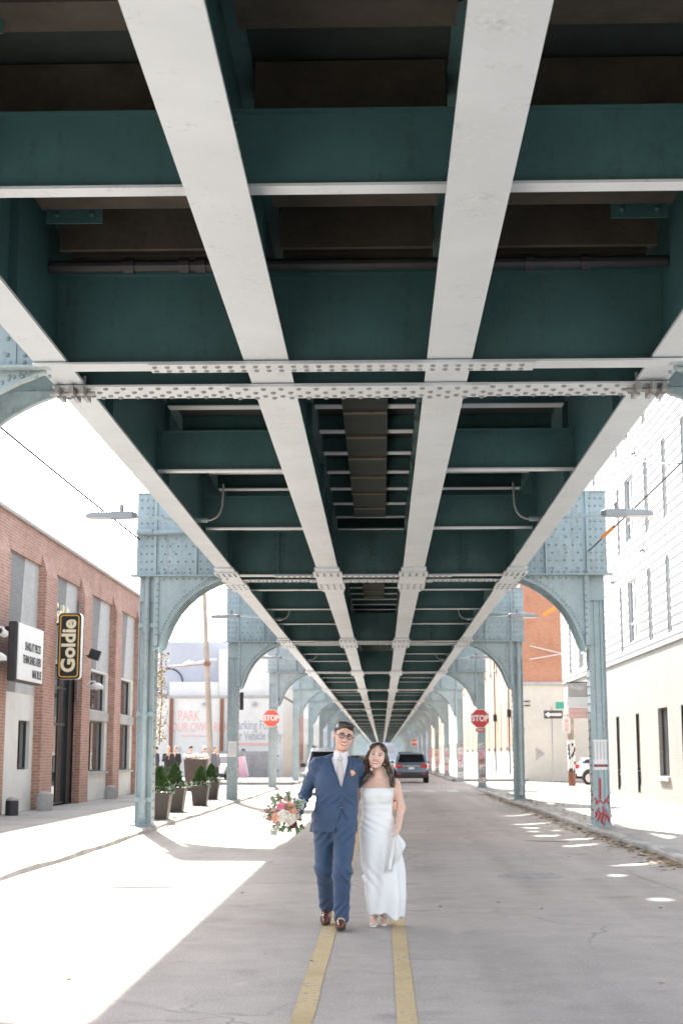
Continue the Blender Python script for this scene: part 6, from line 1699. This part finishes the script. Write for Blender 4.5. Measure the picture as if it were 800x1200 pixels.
# ------------------------------------------------------------------ bride
yB = 13.12
wom = thing('person', 'smiling woman in a long white strapless gown beside the man', 'person', (.17, yB, 0))
HF = Frame((.160, yB - .055, 1.490), 10, -5, 0, .96)
sR, eR, wR = (.005, yB + .02, 1.255), (-.060, yB + .17, 1.02), (-.20, yB + .12, 1.02)
sL, eL, wL = (.322, yB + .01, 1.250), (.372, yB + .03, 1.030), (.345, yB - .12, .862)
F = Field((-.30, yB - .33, -.01), (.47, yB + .32, 1.64), .0056)
head(F, HF, True)
F.limb([HF.p(0, .02, -.07), (.172, yB + .01, 1.335), (.168, yB + .01, 1.28)], [.044, .044, .055], .035)
F.loft([(.60, .165, yB, .14, .10), (.80, .165, yB, .155, .11), (.99, .158, yB, .125, .088), (1.12, .157, yB, .135, .095), (1.20, .158, yB - .002, .137, .092), (1.25, .162, yB + .01, .145, .070), (1.285, .166, yB + .012, .105, .052), (1.31, .168, yB + .012, .055, .045)], .03)
F.limb([sR, eR, wR], [.047, .036, .024], .04).limb([sL, eL, wL], [.047, .037, .024], .04)
F.limb([(.02, yB + .015, 1.265), (.10, yB - .005, 1.275), (.16, yB - .03, 1.262)], [.022, .013, .010], .03).limb([(.31, yB + .01, 1.262), (.235, yB - .008, 1.275), (.17, yB - .03, 1.262)], [.022, .013, .010], .03)
hand(F, wL, (.332, yB - .155, .822), (.2, -1, .1), (-1, 0, -.5), r=.0072, curl=(.5, 1.2), lens=(.060, .066, .062, .050), thumb=(.300, yB - .175, .835))
A1, T1 = (.128, yB + .03, .115), (.118, yB - .105, .036); A2, T2 = (.212, yB + .12, .115), (.212, yB - .015, .036)
F.limb([(.12, yB, .6), (.128, yB + .01, .36), A1], [.06, .05, .030], .03).limb([(.21, yB, .6), (.212, yB + .06, .36), A2], [.06, .05, .030], .03)
for A_, T_ in ((A1, T1), (A2, T2)):
    F.limb([A_, (A_[0], A_[1] + .012, A_[2] - .045)], [.030, .026], .02).limb([(A_[0], A_[1] - .01, A_[2] - .03), (T_[0], T_[1] + .04, T_[2] + .012), (T_[0], T_[1] + .012, T_[2] - .006)], [.027, .024, .015], .02)
    for i in range(5): F.limb([(T_[0] - .018 + .009 * i, T_[1] + .016, T_[2] - .008), (T_[0] - .020 + .010 * i, T_[1] - .012 + .004 * abs(i - 1), T_[2] - .013)], [.008, .0062], .006)
wb = F.mesh('body', 'skinf', wom)
face_details(F, HF, wb, 'hairf', 'lips', True); FB = F
for s in (-1, 1):
    e = MB().ell(HF.p(s * .080, -.005, -.044), .0075).build('earring', 'gem', wb, smooth=True); MB().ell(HF.p(s * .080, -.005, -.060), .006).build('pearl', 'gem', e, smooth=True)
# hair
F = Field((-.02, yB - .22, 1.17), (.36, yB + .16, 1.64), .0048)
E = lambda c, r, k=.02, op='u': F.ell(HF.p(*c), HF.r(*r), HF.m, k, op)
E((0, .030, .040), (.090, .098, .092)); E((-.036, -.036, .078), (.050, .05, .036), .02); E((.036, -.036, .078), (.050, .05, .036), .02)
E((0, .05, -.03), (.075, .07, .09), .03)
face_cut(F, HF, .074, .106, -.008, -.024); E((0, -.08, .095), (.010, .05, .014), .010, 's')
def lock(pts, rad, n, seed, spread):
    g = random.Random(seed)
    for i in range(n):
        ph = g.uniform(0, 6.28); off = Vector((g.gauss(0, spread), g.gauss(0, spread), 0)); P_ = []; m = 16
        for j in range(m + 1):
            t_ = j / m * (len(pts) - 1); k = min(int(t_), len(pts) - 2); p = Vector(pts[k]).lerp(Vector(pts[k + 1]), t_ - k)
            w = .008 * min(1, j / 5); P_.append(p + off * min(1, j / 4) + Vector((w * math.sin(j * .62 + ph), w * math.cos(j * .62 + ph), 0)))
        F.limb(P_, [rad * (1 - .45 * j / m) for j in range(m + 1)], .010)
lock([HF.p(-.070, -.02, .03), HF.p(-.086, -.02, -.04), (.062, yB - .06, 1.39), (.072, yB - .085, 1.33), (.048, yB - .095, 1.265)], .017, 6, 3, .010)
lock([HF.p(.070, -.01, .03), HF.p(.088, .0, -.03), (.262, yB - .03, 1.40), (.280, yB - .07, 1.33), (.298, yB - .085, 1.225)], .017, 7, 4, .010)
lock([HF.p(.05, .06, .0), HF.p(.07, .05, -.06), (.255, yB + .05, 1.38), (.275, yB + .03, 1.30)], .02, 4, 6, .012)
lock([HF.p(-.05, .06, .0), HF.p(-.08, .04, -.06), (.055, yB + .03, 1.36), (.04, yB - .01, 1.30)], .02, 4, 7, .010)
F.comb(F.lo, F.lo + F.n * F.h, lambda x, y, z: .0022 * np.sin((x * 1.0 + y * .5) * 560 + 2.5 * wobble(x, y, z, 9, 18)) + .0010 * wobble(x, y, z, 10, 60), op='d', pad=0)
F.mesh('hair', 'hairf', wb)
# gown
F = Field((-.06, yB - .34, .03), (.50, yB + .34, 1.24), .0056)
ST = [(.045, .240, yB - .02, .148, .150), (.24, .230, yB - .015, .182, .165), (.49, .205, yB - .01, .190, .160), (.64, .185, yB - .005, .184, .148), (.79, .168, yB, .172, .132), (.90, .161, yB, .153, .112), (.99, .158, yB, .138, .100), (1.10, .156, yB, .145, .108), (1.16, .156, yB - .004, .149, .115), (1.212, .157, yB - .002, .150, .108)]
F.loft(ST, .02, 2.15)
for s in (-1, 1): F.ell((.157 + s * .068, yB - .075, 1.145), (.066, .048, .062), k=.04)
F.comb((-.06, yB - .34, .02), (.5, yB + .34, .2), lambda x, y, z: (.128 - .16 * np.clip(x - .08, 0, .4)) - z, op='i')
F.comb((-.06, yB - .34, 1.18), (.5, yB + .34, 1.24), lambda x, y, z: z - 1.209, op='i')
F.comb((-.05, yB - .2, 1.185), (.4, yB + .2, 1.25), lambda x, y, z: np.maximum(np.sqrt(((x - .157) / .136) ** 2 + ((y - yB) / .096) ** 2) * .1 - .1, 1.17 - z), .004, 's')
def gfold(x, y, z):
    top = np.clip((z - .93) * 12, 0, 1); bot = np.clip((.80 - z) * 6, 0, 1)
    a = .0020 * top * np.sin(z * 120 + 3.4 * wobble(x, y, z, 41, 8)) * (.5 + .5 * wobble(x, y, z, 47, 11))
    hip = np.exp(-((z - .90) / .08) ** 2); b = .0045 * hip * np.sin((z + .5 * x) * 85 + 2 * wobble(x, y, z, 42, 9))
    ang = np.arctan2(x - .2, -(y - yB)); c = bot * (.017 * np.sin(ang * 5 + z * 3.4 + 1.1) + .010 * np.sin(ang * 9 - z * 4)) * np.clip((.85 - z) * 1.6, .2, 1)
    d = .011 * np.exp(-((z - .44) / .10) ** 2) * np.sin((z * .9 + x * 1.2) * 58 + wobble(x, y, z, 44, 9)) * np.exp(-((x - .05) / .13) ** 2)
    return a + b + c + d + .0025 * wobble(x, y, z, 43, 16)
F.comb(F.lo, F.lo + F.n * F.h, gfold, op='d', pad=0)
gown = F.mesh('gown', 'gown', wom)
# gathered skirt fabric falling from her hand
vs = []; nu, nv = 44, 22
P0 = Vector((.322, yB - .165, .835))
for j in range(nv + 1):
    v = j / nv
    for i in range(nu + 1):
        u = i / nu
        end = Vector((.215 + .195 * u - .02 * math.sin(u * PI), yB - .185 - .02 * math.sin(u * PI), .475 + .225 * u ** 1.2 - .05 * math.sin(u * PI) + .016 * math.sin(u * 23 + 1) + .012 * math.sin(u * 9)))
        p = P0.lerp(end, v ** .9); sway = math.sin(u * 23 + v * 1.5) * .026 * v ** .8 + math.sin(u * 10.5 - v * 2) * .026 * v
        p += Vector((.012 * math.sin(u * 14 + v * 3) * v, -.020 - sway, -.02 * math.sin(v * PI)))
        p.x += (.05 * math.sin(PI * v) * (u - .35)); vs.append(p)
n = len(vs); vs += [p + Vector((.0, .010, -.003)) for p in vs]
fs = []
for j in range(nv):
    for i in range(nu):
        a = j * (nu + 1) + i; qd = (a, a + 1, a + nu + 2, a + nu + 1); fs += [qd, tuple(n + k for k in reversed(qd))]
for i in range(nu): a = nv * (nu + 1) + i; fs.append((a, a + 1, a + 1 + n, a + n))
for j in range(nv):
    for a in (j * (nu + 1), j * (nu + 1) + nu): fs.append((a, a + nu + 1, a + nu + 1 + n, a + n))
MB().add(vs, fs).build('gathered_skirt', 'gown', gown, smooth=True)
for A_, T_ in ((A1, T1), (A2, T2)):
    x, y, z = T_; o = MB().add([(x - .030, y + .02, .012), (x - .022, y - .018, .004), (x, y - .028, .004), (x + .022, y - .018, .004), (x + .030, y + .02, .012), (x + .020, A_[1] + .03, .065), (x - .020, A_[1] + .03, .065)] + [(x - .030, y + .02, .022), (x - .022, y - .018, .014), (x, y - .028, .014), (x + .022, y - .018, .014), (x + .030, y + .02, .022), (x + .020, A_[1] + .03, .073), (x - .020, A_[1] + .03, .073)],
        [tuple(range(7)), tuple(range(13, 6, -1))] + [(i, i + 7, (i + 1) % 7 + 7, (i + 1) % 7) for i in range(7)]).build('sandal', 'sandal', wom)
    mb = MB().cyl((x, A_[1] + .025, .004), (x, A_[1] + .028, .066), .009, .014, n=8)
    for (yy, zz, rr) in ((y + .022, .030, .031), (A_[1] - .02, A_[2] - .035, .034)):
        mb.tube([(x + rr * math.cos(PI * i / 10), yy, zz - .012 + rr * .95 * math.sin(PI * i / 10)) for i in range(11)], .006, 6)
    mb.build('strap', 'sandal', o)
# ------------------------------------------------------------------ camera, light, sky
f_ = 1667.0; th = math.atan(285 / f_); ps = math.atan(47 / f_ * math.cos(th))
cd = bpy.data.cameras.new('camera'); cam = bpy.data.objects.new('camera', cd); COL.objects.link(cam)
cam.location = (.2, 0, 1.5)
Fv = Vector((-math.sin(ps) * math.cos(th), math.cos(ps) * math.cos(th), math.sin(th)))
cam.rotation_euler = Fv.to_track_quat('-Z', 'Y').to_euler()
cd.sensor_fit = 'VERTICAL'; cd.sensor_height = 36; cd.lens = f_ / 1200 * 36
cd.clip_start = .1; cd.clip_end = 4000
cd.dof.use_dof = True; cd.dof.focus_distance = 12.9; cd.dof.aperture_fstop = 3.5
scn.camera = cam

to_sun = Vector((-.29, 1.05, 1.0)).normalized()
el = math.asin(to_sun.z); az = math.atan2(to_sun.x, to_sun.y)
ld_ = bpy.data.lights.new('sun', 'SUN'); ld_.energy = 3.7; ld_.angle = R(.9); ld_.color = (1, .955, .88)
sun = bpy.data.objects.new('sun', ld_); COL.objects.link(sun)
sun.rotation_euler = (-to_sun).to_track_quat('-Z', 'Y').to_euler()

w = bpy.data.worlds.new('World'); scn.world = w; w.use_nodes = True
nt = w.node_tree; bg = nt.nodes['Background']
sky = nt.nodes.new('ShaderNodeTexSky'); sky.sky_type = 'NISHITA'; sky.sun_disc = False
sky.sun_elevation = el; sky.sun_rotation = az
sky.air_density = 1.0; sky.dust_density = 2.0; sky.ozone_density = .6; sky.altitude = 50
bw = nt.nodes.new('ShaderNodeRGBToBW'); nt.links.new(sky.outputs[0], bw.inputs[0])      # thin bright haze: a whiter sky than clear blue
mx = nt.nodes.new('ShaderNodeMix'); mx.data_type = 'RGBA'; mx.inputs['Factor'].default_value = .62
nt.links.new(sky.outputs[0], mx.inputs[6]); nt.links.new(bw.outputs[0], mx.inputs[7])
nt.links.new(mx.outputs[2], bg.inputs[0]); bg.inputs[1].default_value = .15

scn.view_settings.view_transform = 'Standard'; scn.view_settings.look = 'None'
scn.view_settings.exposure = 2.4; scn.view_settings.gamma = 1; scn.view_settings.use_curve_mapping = False
scn.render.engine = 'CYCLES'
cy = scn.cycles
cy.max_bounces = 8; cy.diffuse_bounces = 5; cy.glossy_bounces = 3; cy.transmission_bounces = 4; cy.sample_clamp_indirect = 6
cy.caustics_reflective = False; cy.caustics_refractive = False; cy.use_denoising = True
